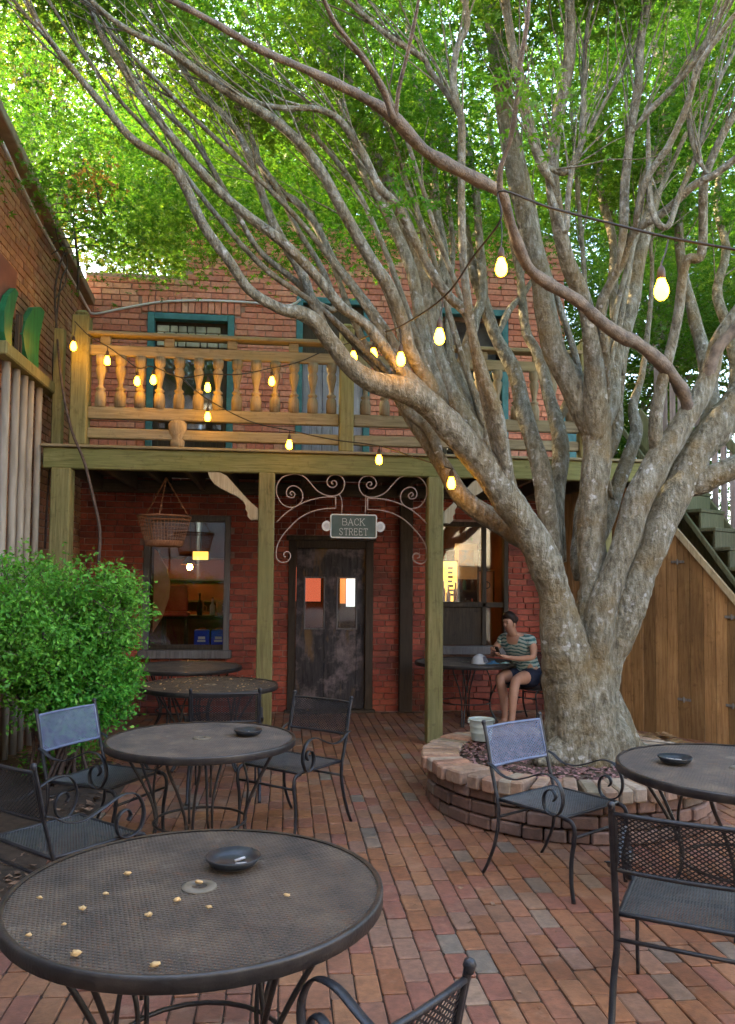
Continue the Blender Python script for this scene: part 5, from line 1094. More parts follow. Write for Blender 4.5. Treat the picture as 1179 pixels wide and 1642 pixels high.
# ---------------------------------------------------------------- climbing vine on the left
vn = thing('climbing_vine', 'bare dark woody vine climbing from the shrub to the roof corner', 'vine', onY(157, 900, 8.0))
for path, X_, r0 in (([(158, 905), (160, 850), (150, 800), (135, 740), (115, 690), (100, 620), (92, 540), (88, 470), (95, 430), (103, 405)], None, 0.018), ([(95, 690), (85, 600), (90, 520), (98, 450), (108, 425), (100, 390)], -2.5, 0.013), ([(88, 480), (96, 468), (105, 452), (107, 430)], -2.5, 0.008), ([(72, 880), (76, 800), (82, 720), (84, 640), (88, 560)], -2.5, 0.012), ([(104, 410), (92, 380), (88, 340), (98, 300)], -2.5, 0.008), ([(106, 410), (118, 372), (120, 330), (132, 300)], -2.5, 0.008)):
    P_ = [tuple(onX(px, py, X_)) if X_ else tuple(onY(px, py, 7.98+0.7*(1-i/len(path))*0-0.0)) for i, (px, py) in enumerate(path)]
    if not X_: P_ = [tuple(onY(px, py, 7.92 if py > 560 else 8.35)) for px, py in path]
    m = MB(); P_ = smooth_path(P_, 4); m.tube(P_, [r0*(1-0.5*i/len(P_)) for i in range(len(P_))], 6); m.build('stem', 'vine_bark', vn, True)

# ---------------------------------------------------------------- string lights
def bulb_mesh(): 
    m = MB(); m.lathe([(0, -0.095), (0.016, -0.092), (0.026, -0.08), (0.0305, -0.062), (0.028, -0.04), (0.02, -0.02), (0.014, 0.0), (0, 0.002)], 14); return m.mesh('bulb', 'bulb_glow', True)
def socket_mesh():
    m = MB(); m.lathe([(0.0155, -0.006), (0.018, 0.0), (0.017, 0.03), (0.012, 0.045), (0.004, 0.055), (0.003, 0.07)], 10); return m.mesh('socket', 'socket_brown', True)
bm_, sm_ = bulb_mesh(), socket_mesh()
def light_string(label, nodes, bulbs, rad=0.006):
    o = thing('string_lights', label, 'string lights', nodes[0], group='strings of festoon lights')
    m = MB(); P_ = smooth_path([tuple(n_) for n_ in nodes], 6); m.tube(P_, rad, 5); m.build('cable', 'cable_black', o, True)
    for (b, hang) in bulbs:                                       # b: centre of the glowing bulb, hang: where its lead leaves the cable
        top = Vector((b.x, b.y, b.z+0.055)); s_ = link('socket', sm_, o); s_.matrix_basis = Matrix.Translation(top)
        g = link('bulb', bm_, o); g.matrix_basis = Matrix.Translation(top)
        m = MB(); m.tube([top+Vector((0, 0, 0.06)), (top+Vector((0, 0, 0.06))).lerp(hang, 0.5)+Vector((0.004, 0, 0)), hang], 0.004, 5, cap=False); m.build('lead', 'cable_black', o)
P = onY
light_string('dark cable of lights running in front over the brown branch and down to the railing',
    [P(1260, 415, 2.9), P(1179, 400, 3.0), P(1075, 381, 3.1), P(980, 358, 3.3), P(880, 332, 3.5), P(802, 306, 3.75), P(803, 352, 3.75), P(760, 410, 4.0), P(712, 476, 4.3), P(640, 524, 5.2), P(599, 536, 6.0), P(560, 550, 6.7), P(520, 560, 7.9)],
    [(P(1061, 466, 3.1), P(1072, 384, 3.1)), (P(804, 430, 3.75), P(804, 355, 3.75)), (P(705, 541, 4.3), P(711, 477, 4.3)), (P(643, 577, 5.2), P(641, 525, 5.2)), (P(599, 569, 6.0), P(600, 537, 6.0)), (P(567, 573, 6.6), P(566, 549, 6.65))])
light_string('cable of lights draped along the balcony railing from the mossy newel post',
    [P(120, 515, 7.9), P(145, 540, 7.9), P(172, 555, 7.9), P(200, 575, 7.92), P(222, 590, 7.92), P(246, 588, 7.92), P(290, 605, 7.9), P(333, 600, 7.9), P(385, 600, 7.9), P(436, 590, 7.9), P(480, 580, 7.9), P(520, 562, 7.9)],
    [(P(118, 556, 7.85), P(121, 520, 7.88)), (P(172, 579, 7.9), P(172, 556, 7.9)), (P(220, 612, 7.92), P(221, 590, 7.92)), (P(246, 610, 7.92), P(246, 589, 7.92)), (P(333, 622, 7.9), P(333, 601, 7.9)), (P(436, 612, 7.9), P(436, 591, 7.9))])
light_string('lowest cable of lights slung from the railing across the beam to the tree',
    [P(290, 605, 7.9), P(333, 640, 7.85), P(400, 675, 7.7), P(464, 690, 7.55), P(535, 705, 7.3), P(608, 715, 7.0), P(670, 735, 6.5), P(726, 752, 5.72)],
    [(P(333, 669, 7.85), P(334, 642, 7.85)), (P(464, 714, 7.55), P(464, 691, 7.55)), (P(608, 738, 7.0), P(608, 716, 7.0)), (P(724, 776, 5.68), P(725, 753, 5.7))])
# ---------------------------------------------------------------- wrought iron tables
def lattice(m, inside, pitch, width, th, ang, z0, half, place, gapz=0.0012):
    """two crossing families of flat strands, clipped by inside(offset, angle) -> (t0, t1)"""
    for fam, a in enumerate((ang, -ang)):
        d = Vector((math.cos(a), math.sin(a), 0)); nrm = Vector((-math.sin(a), math.cos(a), 0)); k = -half
        while k < half:
            t = inside(k, d, nrm)
            if t and t[1]-t[0] > 0.01:
                A_, B_ = nrm*k+d*t[0], nrm*k+d*t[1]; w_ = nrm*width/2; zt = z0+fam*gapz
                vs = []
                for P_ in (A_, B_):
                    for (s_, z_) in ((-1, -th), (1, -th), (0.6, 0), (-0.6, 0)): q = P_+w_*s_; vs.append(place(q.x, q.y, zt+z_))
                m.add(vs, [(0, 1, 5, 4), (1, 2, 6, 5), (2, 3, 7, 6), (3, 0, 4, 7)])
            k += pitch
def circ(R, r0=0.0):
    def f(k, d, n_):
        if abs(k) >= R: return None
        h = math.sqrt(R*R-k*k); return (-h, h)
    return f
def rect(w, h):
    def f(k, d, n_):
        o = n_*k; t0, t1 = -9, 9
        for ox, dx, lim in ((o.x, d.x, w/2), (o.y, d.y, h/2)):
            if abs(dx) < 1e-6:
                if abs(ox) > lim: return None
            else:
                a, b = sorted(((-lim-ox)/dx, (lim-ox)/dx)); t0, t1 = max(t0, a), min(t1, b)
        return (t0, t1) if t1 > t0 else None
    return f
def make_table():
    o = thing('patio_table', 'x', 'table', world=False); R_ = 0.61
    m = MB(); lattice(m, circ(R_-0.004), 0.015, 0.0084, 0.0025, math.radians(33), 0.716, R_, lambda x, y, z: (x, y, z)); m.build('mesh_top', 'table_metal', o)
    m = MB(); n = 56
    m.lathe([(R_-0.012, 0.722), (R_-0.002, 0.7245), (R_+0.006, 0.722), (R_+0.0075, 0.715), (R_+0.0075, 0.684), (R_+0.002, 0.68), (R_-0.003, 0.684), (R_-0.004, 0.714), (R_-0.012, 0.7185), (R_-0.012, 0.722)], n); m.build('rim', 'table_rim', o, True)
    m = MB(); m.lathe([(0.026, 0.7135), (0.026, 0.722), (0.045, 0.7235), (0.058, 0.721), (0.06, 0.7165), (0.026, 0.7135)], 28); m.build('hub', 'hub_metal', o, True)
    m = MB()
    for k in range(3):
        a = k*math.pi/3+0.3; d = Vector((math.cos(a), math.sin(a), 0)); m.beam(d*-(R_-0.01)+Vector((0, 0, 0.706)), d*(R_-0.01)+Vector((0, 0, 0.706)), 0.024, 0.008)
    m.build('cross_bar', 'table_rim', o)
    for k in range(4):
        a = k*math.pi/2+0.55; d = Vector((math.cos(a), math.sin(a), 0)); e = Vector((-d.y, d.x, 0)); m = MB()
        for sg_ in (-1, 1):
            pa = [(0.5, sg_*0.10, 0.700), (0.46, sg_*0.095, 0.62), (0.37, sg_*0.05, 0.46), (0.30, sg_*0.022, 0.30), (0.30, sg_*0.016, 0.16), (0.36, sg_*0.012, 0.05), (0.40, sg_*0.012, 0.0)]
            m.tube(smooth_path([tuple(d*r_+e*s_+Vector((0, 0, z_))) for r_, s_, z_ in pa], 4), 0.0095, 7)
        pa = [(0.20, 0, 0.700), (0.27, 0, 0.6), (0.31, 0, 0.45), (0.30, 0, 0.3)]
        m.tube(smooth_path([tuple(d*r_+e*s_+Vector((0, 0, z_))) for r_, s_, z_ in pa], 4), 0.008, 7); m.build('leg', 'table_rim', o, True)
    m = MB(); m.tube([(0.30*math.cos(k*0.2618), 0.30*math.sin(k*0.2618), 0.24) for k in range(24)], 0.008, 6, True); m.build('stretcher_ring', 'table_rim', o, True)
    return o
tab = make_table()
TG = 'round wrought iron patio tables'
TABLES = [((-0.245, 2.44), 0.25, 'large round mesh table in front scattered with dry seed husks and a black ashtray'), ((-0.48, 4.76), 0.9, 'round mesh table in the middle with one ashtray near its far rim'), ((-0.67, 7.28), 0.2, 'round table strewn with fallen petals behind the low backed dark chair'),
          ((-1.10, 8.9), 0.6, 'round bare table right under the bar window sill'), ((2.33, 3.80), 0.4, 'round bluish mesh table beside the planter with a black ashtray'), ((2.2, 9.38), 0.7, 'round table where the person sits with cap and phone')]
for i, (p, a, lab) in enumerate(TABLES):
    o = tab if i == 0 else copy_tree(tab); o.location = (p[0], p[1], 0.002); o.rotation_euler = (0, 0, a); tag(o, lab, 'table', TG); k_ = (0.9, 0.9, 1, 1.02, 1, 1)[i]; o.scale = (k_, k_, 1)

# ---------------------------------------------------------------- wrought iron armchairs (face +y)
def make_chair(back_mat='chair_metal'):
    o = thing('patio_chair', 'x', 'chair', world=False); W = 0.245
    upr = [(-0.34, 0.845), (-0.335, 0.82), (-0.315, 0.74), (-0.285, 0.6), (-0.25, 0.47), (-0.232, 0.40), (-0.232, 0.30), (-0.25, 0.18), (-0.30, 0.06), (-0.335, 0.0)]
    for sx in (-1, 1):
        m = MB(); m.tube(smooth_path([(sx*(W+(0.01 if z > 0.2 else 0.02)), y, z) for y, z in upr], 4), 0.0105, 7, flat=(1.25, 0.8)); m.lathe([(0, 0.86), (0.011, 0.856), (0.015, 0.845), (0.011, 0.833), (0.009, 0.828)], 8, (sx*(W+0.01), -0.342, 0)); m.build('back_upright', 'chair_metal', o, True)
        fl_ = [(0.20, 0.418), (0.245, 0.412), (0.268, 0.38), (0.268, 0.32), (0.25, 0.22), (0.248, 0.10), (0.262, 0.0)]
        m = MB(); m.tube(smooth_path([(sx*(W-0.005), y, z) for y, z in fl_], 4), 0.0105, 7, flat=(1.25, 0.8)); m.build('leg', 'chair_metal', o, True)
        am = [(-0.292, 0.625), (-0.25, 0.61), (-0.19, 0.575), (-0.10, 0.567), (0.0, 0.60), (0.09, 0.635), (0.17, 0.628), (0.215, 0.575), (0.225, 0.51), (0.20, 0.45), (0.15, 0.425), (0.10, 0.445), (0.085, 0.50), (0.105, 0.545), (0.145, 0.555), (0.165, 0.525), (0.15, 0.50)]
        m = MB(); m.tube(smooth_path([(sx*(W+0.03-(0.02 if k > 9 else 0)), y, z) for k, (y, z) in enumerate(am)], 4), 0.010, 6, flat=(1.6, 0.45), up=(1, 0, 0)); m.build('armrest', 'chair_metal', o, True)
    m = MB(); fr_ = [(-W, -0.235), (W, -0.235), (W-0.005, 0.215), (-W+0.005, 0.215)]
    P_ = []
    for (x0, y0), (x1, y1) in zip(fr_, fr_[1:]+fr_[:1]):
        for k in range(4): P_.append((x0+(x1-x0)*k/4, y0+(y1-y0)*k/4, 0.425))
    m.tube(P_, 0.010, 6, True); m.build('seat_frame', 'chair_metal', o, True)
    m = MB(); lattice(m, rect(2*W-0.012, 0.45), 0.0125, 0.0055, 0.002, math.radians(33), 0.0, 0.4, lambda x, y, z: (x, y-0.01, 0.427+z-0.02*max(0, 1-(x/W)**2)*max(0, 1-(y/0.23)**2)))
    m.build('seat', 'seat_metal', o)
    bz0, bz1 = 0.60, 0.815
    def bk(x, v, t): z = (bz0+bz1)/2+v; y = -0.285-(z-0.6)*0.235; return (x, y+t*0.9-0.02*(1-(x/W)**2), z)
    m = MB(); P_ = []
    for (x0, v0), (x1, v1) in (((-W, -0.107), (W, -0.107)), ((W, -0.107), (W, 0.107)), ((W, 0.107), (-W, 0.107)), ((-W, 0.107), (-W, -0.107))):
        for k in range(6): P_.append(bk(x0+(x1-x0)*k/6, v0+(v1-v0)*k/6, 0))
    m.tube(P_, 0.009, 6, True); m.build('back_frame', back_mat, o, True)
    m = MB()
    # strands cut short so they follow the curve of the back
    for fam, a in enumerate((math.radians(36), -math.radians(36))):
        d = Vector((math.cos(a), math.sin(a), 0)); nrm = Vector((-math.sin(a), math.cos(a), 0)); k = -0.4; f = rect(2*W-0.006, 0.214)
        while k < 0.4:
            t = f(k, d, nrm)
            if t and t[1]-t[0] > 0.01:
                ns = 3
                for j in range(ns):
                    ta, tb = t[0]+(t[1]-t[0])*j/ns, t[0]+(t[1]-t[0])*(j+1)/ns; A_, B_ = nrm*k+d*ta, nrm*k+d*tb; w_ = nrm*0.0026; vs = []
                    for Q in (A_, B_):
                        for s_, tz in ((-1, -0.001), (1, -0.001), (0.6, 0.001), (-0.6, 0.001)): q = Q+w_*s_; vs.append(bk(q.x, q.y, tz+fam*0.0012))
                    m.add(vs, [(0, 1, 5, 4), (1, 2, 6, 5), (2, 3, 7, 6), (3, 0, 4, 7)])
            k += 0.0135
    m.build('back_mesh', back_mat, o)
    m = MB(); m.tube([(-W, 0.262, 0.33), (W, 0.262, 0.33)], 0.008, 6); m.tube([(-W-0.01, -0.232, 0.33), (W+0.01, -0.232, 0.33)], 0.008, 6); m.build('stretcher', 'chair_metal', o, True)
    return o
ch0 = make_chair(); ch1 = make_chair('chair_blue'); used = [False, False]
def put_chair(p, face, label, blue=False):
    src = ch1 if blue else ch0; k = int(blue)
    o = src if not used[k] else copy_tree(src); used[k] = True
    o.location = (p[0], p[1], 0.002); o.rotation_euler = (0, 0, math.atan2(-face[0], face[1])); tag(o, label, 'chair', 'wrought iron mesh armchairs')
put_chair((0.06, 5.40), (-0.64, -0.77), 'dark mesh armchair pulled up to the middle table near the wooden door')
put_chair((1.56, 4.33), (0.55, -0.83), 'armchair with pale blue mesh back standing in front of the planter', True)
put_chair((-1.02, 3.94), (0.67, 0.74), 'armchair with slate seat and curled arms between the front table and the bed')
put_chair((1.58, 2.91), (0.525, 0.85), 'armchair seen from behind, pulled up to the table beside the planter')
put_chair((-0.02, 1.74), (-0.62, 0.785), 'black armchair cut off by the bottom edge, facing the front table')
put_chair((-1.09, 5.09), (0.86, -0.46), 'armchair with teal blue back in front of the shrub', True)
put_chair((-0.45, 6.30), (-0.05, 1), 'dark chair seen from behind, tucked under the petal strewn table')
put_chair((-1.22, 2.05), (0.93, 0.3), 'chair almost wholly outside the picture at the near end of the front table')
put_chair((2.97, 9.24), (-0.77, -0.64), 'dark chair under the seated person beside the trunk')

# ---------------------------------------------------------------- small things on the tables
def ashtray(p, label, R_=0.095, butts=3, seed=0):
    r = random.Random(seed); o = thing('ashtray', label, 'ashtray', p, group='black ashtrays')
    m = MB(); m.lathe([(0, 0.002), (R_*0.72, 0.002), (R_*0.82, 0.008), (R_, 0.03), (R_-0.004, 0.033), (R_*0.80, 0.014), (R_*0.7, 0.009), (0, 0.008)], 32, p); m.build('bowl', 'ashtray_black', o, True)
    for k in range(butts):
        a = r.uniform(0, 6.28); c = Vector(p)+Vector((r.uniform(-0.03, 0.03), r.uniform(-0.03, 0.03), 0.014)); d = Vector((math.cos(a), math.sin(a), 0.1))*0.018; m = MB(); m.tube([c-d, c+d], 0.0045, 7); m.build('cigarette_butt', 'ash', o, True)
for (px, py, lab, n) in ((374, 1388, 'black round ashtray on the front table', 2), (398, 1178, 'black round ashtray on the middle table', 3), (1083, 1223, 'black round ashtray on the table beside the planter', 6)):
    p = onZ(px, py, 0.727); ashtray(Vector((p.x, p.y, 0.7275)), lab, 0.090 if n == 2 else 0.088, n, n)
rr = random.Random(3)
HUSK = ['far end of the bed side cluster', 'alone between the bed side rim and the hub', 'middle of the cluster near the bed side rim', 'second from the rim in the bed side cluster', 'closest of all to the bed side rim', 'in the row nearest the viewer, bed side', 'nearest the viewer of all, largest', 'halfway between the hub and the viewer', 'touching the hub ring on its bed side', 'touching the hub ring on its near side', 'just behind the hub ring', 'small, alone towards the middle table', 'alone on the planter side of the hub']
for hi, (px, py) in enumerate(((64, 1441), (170, 1435), (132, 1459), (102, 1484), (46, 1501), (121, 1532), (249, 1550), (237, 1470), (285, 1445), (335, 1457), (319, 1417), (204, 1403), (460, 1437))):
    p = onZ(px, py, 0.727); r_ = rr.uniform(0.005, 0.009); o = thing('seed_husk', 'tan seed husk on the front table, '+HUSK[hi], 'seed husk', (p.x, p.y, 0.727), group='seed husks on the front table')
    m = MB(); vs, fs = [], []; bmm = bmesh.new(); bmesh.ops.create_icosphere(bmm, subdivisions=2, radius=r_)
    for v in bmm.verts: v.co *= 1+0.7*noise.noise(v.co*150+Vector((px, py, 0))); v.co.x *= 1.3; v.co.z = v.co.z*0.75+r_*0.6
    bmm.verts.index_update(); m.add([v.co+Vector((p.x, p.y, 0.727)) for v in bmm.verts], [[v.index for v in f.verts] for f in bmm.faces]); bmm.free(); m.build('husk_body', 'husk', o, True)
    a = rr.uniform(0, 6.28); m = MB(); b = Vector((p.x, p.y, 0.73)); d = Vector((math.cos(a), math.sin(a), 0.25)); m.tube([b, b+d*r_*1.6], [0.0015, 0.001], 4); m.build('stalk', 'husk', o)
def t3pt(r): a = r.uniform(0, 6.28); q = 0.57*math.sqrt(r.random()); return (-0.67+q*math.cos(a), 7.28+q*math.sin(a), 0.727)
tag(scatter_bits('fallen_petals', 'husk', 130, t3pt, (0.008, 0.02), seed=41), 'tan petals and leaf scraps strewn over one table', 'petals', kind='stuff')
# bucket on the coping
bp = onZ(772, 1187, PT); bp = Vector((bp.x, bp.y, PT+0.002)); bu = thing('metal_bucket', 'small pale galvanized bucket standing on the planter coping', 'bucket', bp)
m = MB(); m.lathe([(0, 0), (0.078, 0), (0.082, 0.008), (0.088, 0.06), (0.092, 0.065), (0.09, 0.07), (0.094, 0.11), (0.098, 0.115), (0.096, 0.12), (0.103, 0.165), (0.108, 0.168), (0.108, 0.176), (0.100, 0.176), (0.096, 0.16), (0.076, 0.012), (0, 0.01)], 28, bp); m.build('pail', 'bucket_metal', bu, True)
m = MB(); m.tube(smooth_path([tuple(bp+Vector((0.108*math.cos(a), -0.06*math.sin(a)-0.0, 0.165+0.02*math.sin(a)))) for a in np.linspace(0, math.pi, 8)], 2), 0.003, 5); m.build('handle', 'bucket_metal', bu, True)
for sx in (-1, 1): m = MB(); m.box(bp+Vector((sx*0.107, 0, 0.155)), (0.012, 0.03, 0.03), 0.003); m.build('ear', 'bucket_metal', bu)
m = MB(); c_ = bp+Vector((0.035, -0.083, 0.085)); m.prism([c_+Vector((0.014*math.cos(k*0.628), 0, 0.022*math.sin(k*0.628))) for k in range(10)], (0, -0.004, 0)); m.build('emblem', 'cable_black', bu)

# ---------------------------------------------------------------- seated person
two_tone('skin', (0.42, 0.22, 0.15), (0.50, 0.28, 0.19), 12, 0.5, 0.05, spec=0.4)
two_tone('hair_dark', (0.012, 0.008, 0.007), (0.03, 0.02, 0.016), 40, 0.45, 0.3, (3, 3, 12))
two_tone('shorts_navy', (0.012, 0.016, 0.035), (0.022, 0.028, 0.055), 20, 0.8, 0.1)
t = NT('shirt_pattern'); v = t.coord((1, 1, 1)); n = t.noise(v, 20, 3, 0.6, 1.6); wv = t.node('ShaderNodeTexWave'); wv.inputs['Scale'].default_value = 8; wv.inputs['Distortion'].default_value = 7; wv.bands_direction = 'Z'; t.link(v, wv.inputs['Vector'])
c = t.ramp(t.math('MULTIPLY', t.math('ADD', n, wv.outputs['Fac']), 0.6), [(0.3, (0.04, 0.13, 0.14)), (0.5, (0.16, 0.30, 0.30)), (0.65, (0.42, 0.50, 0.46))]); t.done(c, 0.8, 0.2)
two_tone('cap_white', (0.5, 0.52, 0.55), (0.66, 0.67, 0.7), 20, 0.8, 0.1); two_tone('cap_grey', (0.12, 0.13, 0.17), (0.2, 0.21, 0.26), 20, 0.8, 0.1)
two_tone('cloth_blue', (0.06, 0.17, 0.32), (0.1, 0.27, 0.45), 12, 0.8, 0.2)
two_tone('mint_paper', (0.35, 0.55, 0.48), (0.5, 0.68, 0.6), 12, 0.7, 0.05)
def skin_body(name, mat, V, E, parent, loc, rz, root=0, sub=2):
    me = bpy.data.meshes.new(name); M = Matrix.Rotation(rz, 3, 'Z'); me.from_pydata([M @ Vector(v[:3])+Vector(loc) for v in V], E, []); me.materials.append(MATS[mat])
    o = link(name, me, parent); md = o.modifiers.new('skin', 'SKIN'); md.use_smooth_shade = True
    for i, v in enumerate(V):
        rr_ = v[3]; me.skin_vertices[0].data[i].radius = rr_ if isinstance(rr_, tuple) else (rr_, rr_)
    me.skin_vertices[0].data[root].use_root = True
    sb = o.modifiers.new('sub', 'SUBSURF'); sb.levels = sb.render_levels = sub
    bpy.context.view_layer.update(); dg = bpy.context.evaluated_depsgraph_get(); nm = bpy.data.meshes.new_from_object(o.evaluated_get(dg)); o.modifiers.clear(); o.data = nm; nm.materials.clear(); nm.materials.append(MATS[mat]); nm.shade_smooth(); return o
WP = Vector((2.92, 9.20, 0)); WR = math.radians(38)                # faces -x, turned towards the patio
pw = thing('person', 'seated person in patterned teal shirt and dark shorts looking down at a phone', 'person', WP)
# body: x forward is negative
V = [(0.0, 0, 0.54, (0.15, 0.11)), (-0.03, 0, 0.70, (0.135, 0.105)), (-0.09, 0, 0.88, (0.15, 0.11)), (-0.14, 0, 0.99, (0.12, 0.09)), (-0.18, 0, 1.055, 0.052), (-0.205, 0, 1.10, 0.055), (-0.232, 0, 1.15, (0.060, 0.064)), (-0.242, 0, 1.22, (0.068, 0.074)), (-0.238, 0, 1.27, (0.05, 0.055)),
     (-0.13, -0.165, 0.985, 0.052), (-0.17, -0.225, 0.90, 0.046), (-0.24, -0.25, 0.79, 0.038), (-0.36, -0.16, 0.785, 0.032), (-0.46, -0.06, 0.80, 0.024), (-0.51, -0.03, 0.815, (0.03, 0.017)),
     (-0.13, 0.165, 0.985, 0.052), (-0.19, 0.22, 0.90, 0.046), (-0.28, 0.23, 0.80, 0.038), (-0.40, 0.14, 0.83, 0.032), (-0.48, 0.06, 0.86, 0.024), (-0.53, 0.03, 0.87, (0.03, 0.017)),
     (-0.10, -0.10, 0.53, 0.092), (-0.28, -0.13, 0.545, 0.08), (-0.44, -0.14, 0.525, 0.058), (-0.50, -0.15, 0.36, 0.055), (-0.53, -0.16, 0.16, 0.036), (-0.55, -0.16, 0.075, 0.036), (-0.66, -0.17, 0.035, (0.04, 0.024)),
     (-0.10, 0.10, 0.53, 0.092), (-0.28, 0.09, 0.545, 0.08), (-0.43, 0.07, 0.53, 0.058), (-0.40, 0.04, 0.36, 0.055), (-0.40, 0.02, 0.16, 0.036), (-0.41, 0.02, 0.075, 0.036), (-0.52, 0.01, 0.035, (0.04, 0.024))]
E_ = [(0, 1), (1, 2), (2, 3), (3, 4), (4, 5), (5, 6), (6, 7), (7, 8), (3, 9), (9, 10), (10, 11), (11, 12), (12, 13), (13, 14), (3, 15), (15, 16), (16, 17), (17, 18), (18, 19), (19, 20), (0, 21), (21, 22), (22, 23), (23, 24), (24, 25), (25, 26), (26, 27), (0, 28), (28, 29), (29, 30), (30, 31), (31, 32), (32, 33), (33, 34)]
for hnd, sy in ((14, 1), (20, -1)):                               # fingers and thumb
    h = V[hnd]
    for k, (dy, ln) in enumerate(((-0.024, 0.058), (-0.008, 0.068), (0.008, 0.066), (0.023, 0.052))):
        i = len(V); V += [(h[0]-0.03, h[1]+dy, h[2]+0.004, 0.0085), (h[0]-0.03-ln*0.5, h[1]+dy, h[2]+0.018, 0.0075), (h[0]-0.03-ln*0.62, h[1]+dy+sy*0.01, h[2]+0.045, 0.0065)]; E_ += [(hnd, i), (i, i+1), (i+1, i+2)]
    i = len(V); V += [(h[0]-0.005, h[1]+sy*0.034, h[2]+0.016, 0.010), (h[0]-0.035, h[1]+sy*0.042, h[2]+0.042, 0.008)]; E_ += [(hnd, i), (i, i+1)]
K_ = 1.07
def lean(v):
    k = max(0.0, v[2]-0.6); return ((v[0]-k*0.20)*K_, v[1]*K_*1.05, (v[2]-k*0.11)*K_)
ARM = {12, 13, 14, 18, 19, 20} | set(range(35, len(V)))
V = [(*((q_[0]*K_-0.03, q_[1]*K_, q_[2]*K_-0.03) if i in ARM else lean(q_)), q_[3] if i in ARM else (q_[3]*K_ if not isinstance(q_[3], tuple) else tuple(z*K_ for z in q_[3]))) for i, q_ in enumerate(V)]
skin_body('body', 'skin', V, E_, pw, WP, WR)
S = [(0.02, 0, 0.47, (0.19, 0.16)), (0.01, 0, 0.54, (0.185, 0.145)), (-0.03, 0, 0.70, (0.165, 0.135)), (-0.09, 0, 0.88, (0.18, 0.14)), (-0.135, 0, 0.975, (0.14, 0.105)), (-0.155, 0, 1.03, (0.088, 0.078)), (-0.13, -0.17, 0.985, 0.07), (-0.165, -0.22, 0.91, 0.068), (-0.13, 0.17, 0.985, 0.07), (-0.18, 0.215, 0.91, 0.068)]
S = [(*lean(q_), q_[3]*K_ if not isinstance(q_[3], tuple) else tuple(z*K_ for z in q_[3])) for q_ in S]
skin_body('shirt', 'shirt_pattern', S, [(0, 1), (1, 2), (2, 3), (3, 4), (4, 5), (4, 6), (6, 7), (4, 8), (8, 9)], pw, WP, WR)
S = [(0.02, 0, 0.54, 0.175), (-0.01, 0, 0.62, 0.165), (-0.10, -0.105, 0.53, 0.122), (-0.31, -0.13, 0.54, 0.104), (-0.10, 0.105, 0.53, 0.122), (-0.31, 0.09, 0.54, 0.104)]
S = [(*lean(q_), q_[3]*K_ if not isinstance(q_[3], tuple) else tuple(z*K_ for z in q_[3])) for q_ in S]
skin_body('shorts', 'shorts_navy', S, [(0, 1), (0, 2), (2, 3), (0, 4), (4, 5)], pw, WP, WR)
MR = Matrix.Rotation(WR, 3, 'Z')
def wl(x, y, z): return MR @ Vector(lean((x, y, z)))+WP
def blob(c, sz, name, mat, seg=14, rot=0.0):
    bmm = bmesh.new(); bmesh.ops.create_uvsphere(bmm, u_segments=seg, v_segments=seg//2+2, radius=1)
    m = MB(); bmm.verts.index_update(); T = MR @ Matrix.Rotation(rot, 3, 'Y'); m.add([T @ Vector((v.co.x*sz[0], v.co.y*sz[1], v.co.z*sz[2]))+wl(*c) for v in bmm.verts], [[v.index for v in f.verts] for f in bmm.faces]); bmm.free(); return m.build(name, mat, pw, True)
# hair: drawn back over crown and nape into a knot
bmm = bmesh.new(); bmesh.ops.create_uvsphere(bmm, u_segments=24, v_segments=18, radius=1); m = MB(); vs = []
for v in bmm.verts:
    q = v.co.copy(); front = -q.x*0.8+(-q.z)*0.75                  # >0.25: forehead and face stay bare
    s_ = 1.0 if front < 0.18 else max(0.62, 1-(front-0.18)*1.6)
    s_ *= 1+0.03*math.sin(q.y*22)*(1 if front < 0.18 else 0)
    vs.append(MR @ Vector((q.x*0.100*s_, q.y*0.086*s_, q.z*0.108*s_))+wl(-0.222, 0, 1.232))
bmm.verts.index_update(); m.add(vs, [[v.index for v in f.verts] for f in bmm.faces]); bmm.free(); m.build('hair', 'hair_dark', pw, True)
blob((-0.115, 0.0, 1.245), (0.045, 0.045, 0.042), 'hair_bun', 'hair_dark')
blob((-0.306, 0, 1.178), (0.018, 0.012, 0.022), 'nose', 'skin', 10, 0.3)
for sy in (-1, 1):
    blob((-0.300, sy*0.029, 1.203), (0.008, 0.014, 0.006), 'eye', 'hair_dark', 8); blob((-0.302, sy*0.030, 1.222), (0.006, 0.018, 0.004), 'eyebrow', 'hair_dark', 8); blob((-0.228, sy*0.068, 1.18), (0.016, 0.010, 0.028), 'ear', 'skin', 10)
blob((-0.286, 0, 1.138), (0.008, 0.02, 0.006), 'mouth', 'cloth_red', 8)
m = MB(); c_ = MR @ Vector((-0.615, -0.005, 0.895))+WP; m.box(c_, (0.012, 0.075, 0.14), 0.004, MR @ Matrix.Rotation(-0.6, 3, 'Y')); tag(m.build('phone', 'cable_black'), 'dark phone held up in both hands by the seated person', 'phone')
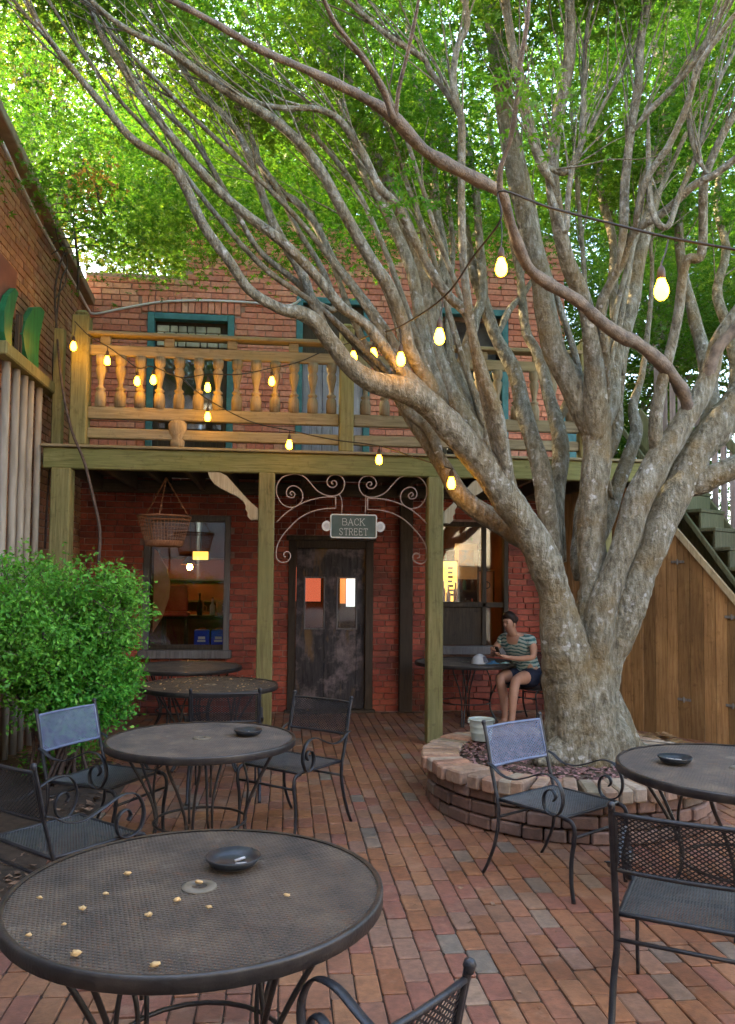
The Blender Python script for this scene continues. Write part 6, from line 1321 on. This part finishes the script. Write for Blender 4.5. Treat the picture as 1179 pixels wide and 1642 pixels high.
# cap, cloth and cup on the same table
cp_ = onZ(766, 1058, 0.73); cp_ = Vector((2.30, 9.08, 0.728)); cq = thing('baseball_cap', 'white and grey baseball cap lying on the table before the seated person', 'cap', cp_)
m = MB(); vs = []; fs = []; n1, n2 = 18, 7
for j in range(n2):
    f_ = j/(n2-1); rad_ = 0.092*math.cos(f_*1.5); zz = 0.115*math.sin(f_*1.5)
    for k in range(n1): a = k*2*math.pi/n1; vs.append(cp_+Vector((rad_*1.1*math.cos(a), rad_*math.sin(a), zz)))
for j in range(n2-1):
    for k in range(n1): fs.append((j*n1+k, j*n1+(k+1) % n1, (j+1)*n1+(k+1) % n1, (j+1)*n1+k))
m.add(vs, fs); m.build('crown', 'cap_white', cq, True)
m = MB(); vs = [cp_+Vector((0.05+0.085*math.cos(a)*1.0, 0.088*math.sin(a)-0.02, 0.008+0.012*math.cos(a))) for a in np.linspace(-1.57, 1.57, 12)]; m.prism(vs, (0, 0, 0.005)); m.build('brim', 'cap_grey', cq)
m = MB(); m.prism([cp_+Vector((0.097*math.cos(a), 0.09*math.sin(a), 0.02)) for a in np.linspace(-1.3, 0.2, 8)]+[cp_+Vector((0.07*math.cos(a), 0.066*math.sin(a), 0.085)) for a in np.linspace(0.2, -1.3, 8)], (0.003, -0.006, 0.002)); m.build('front_panel', 'cap_grey', cq)
def bits(name, label, cat, mat, c_, sz):
    m = MB(); bmm = bmesh.new(); bmesh.ops.create_grid(bmm, x_segments=9, y_segments=7, size=1); bmm.verts.index_update()
    top = [Vector((c_[0]+v.co.x*sz[0], c_[1]+v.co.y*sz[1], c_[2]+0.012+sz[2]*max(0, 0.5+noise.noise(v.co*2.3+Vector(c_)*5))*(1-0.8*max(abs(v.co.x), abs(v.co.y))))) for v in bmm.verts]; m.add(top, [[v.index for v in f.verts] for f in bmm.faces]); bmm.free(); tag(m.build(name, mat, None, True), label, cat)
bits('face_cloth', 'crumpled blue cloth beside the cap on the far table', 'cloth', 'cloth_blue', (2.42, 8.95, 0.722), (0.075, 0.05, 0.05))
bits('paper_packet', 'small mint packet by the person\'s elbow', 'packet', 'mint_paper', (2.60, 9.03, 0.722), (0.06, 0.035, 0.025))
clean_props()
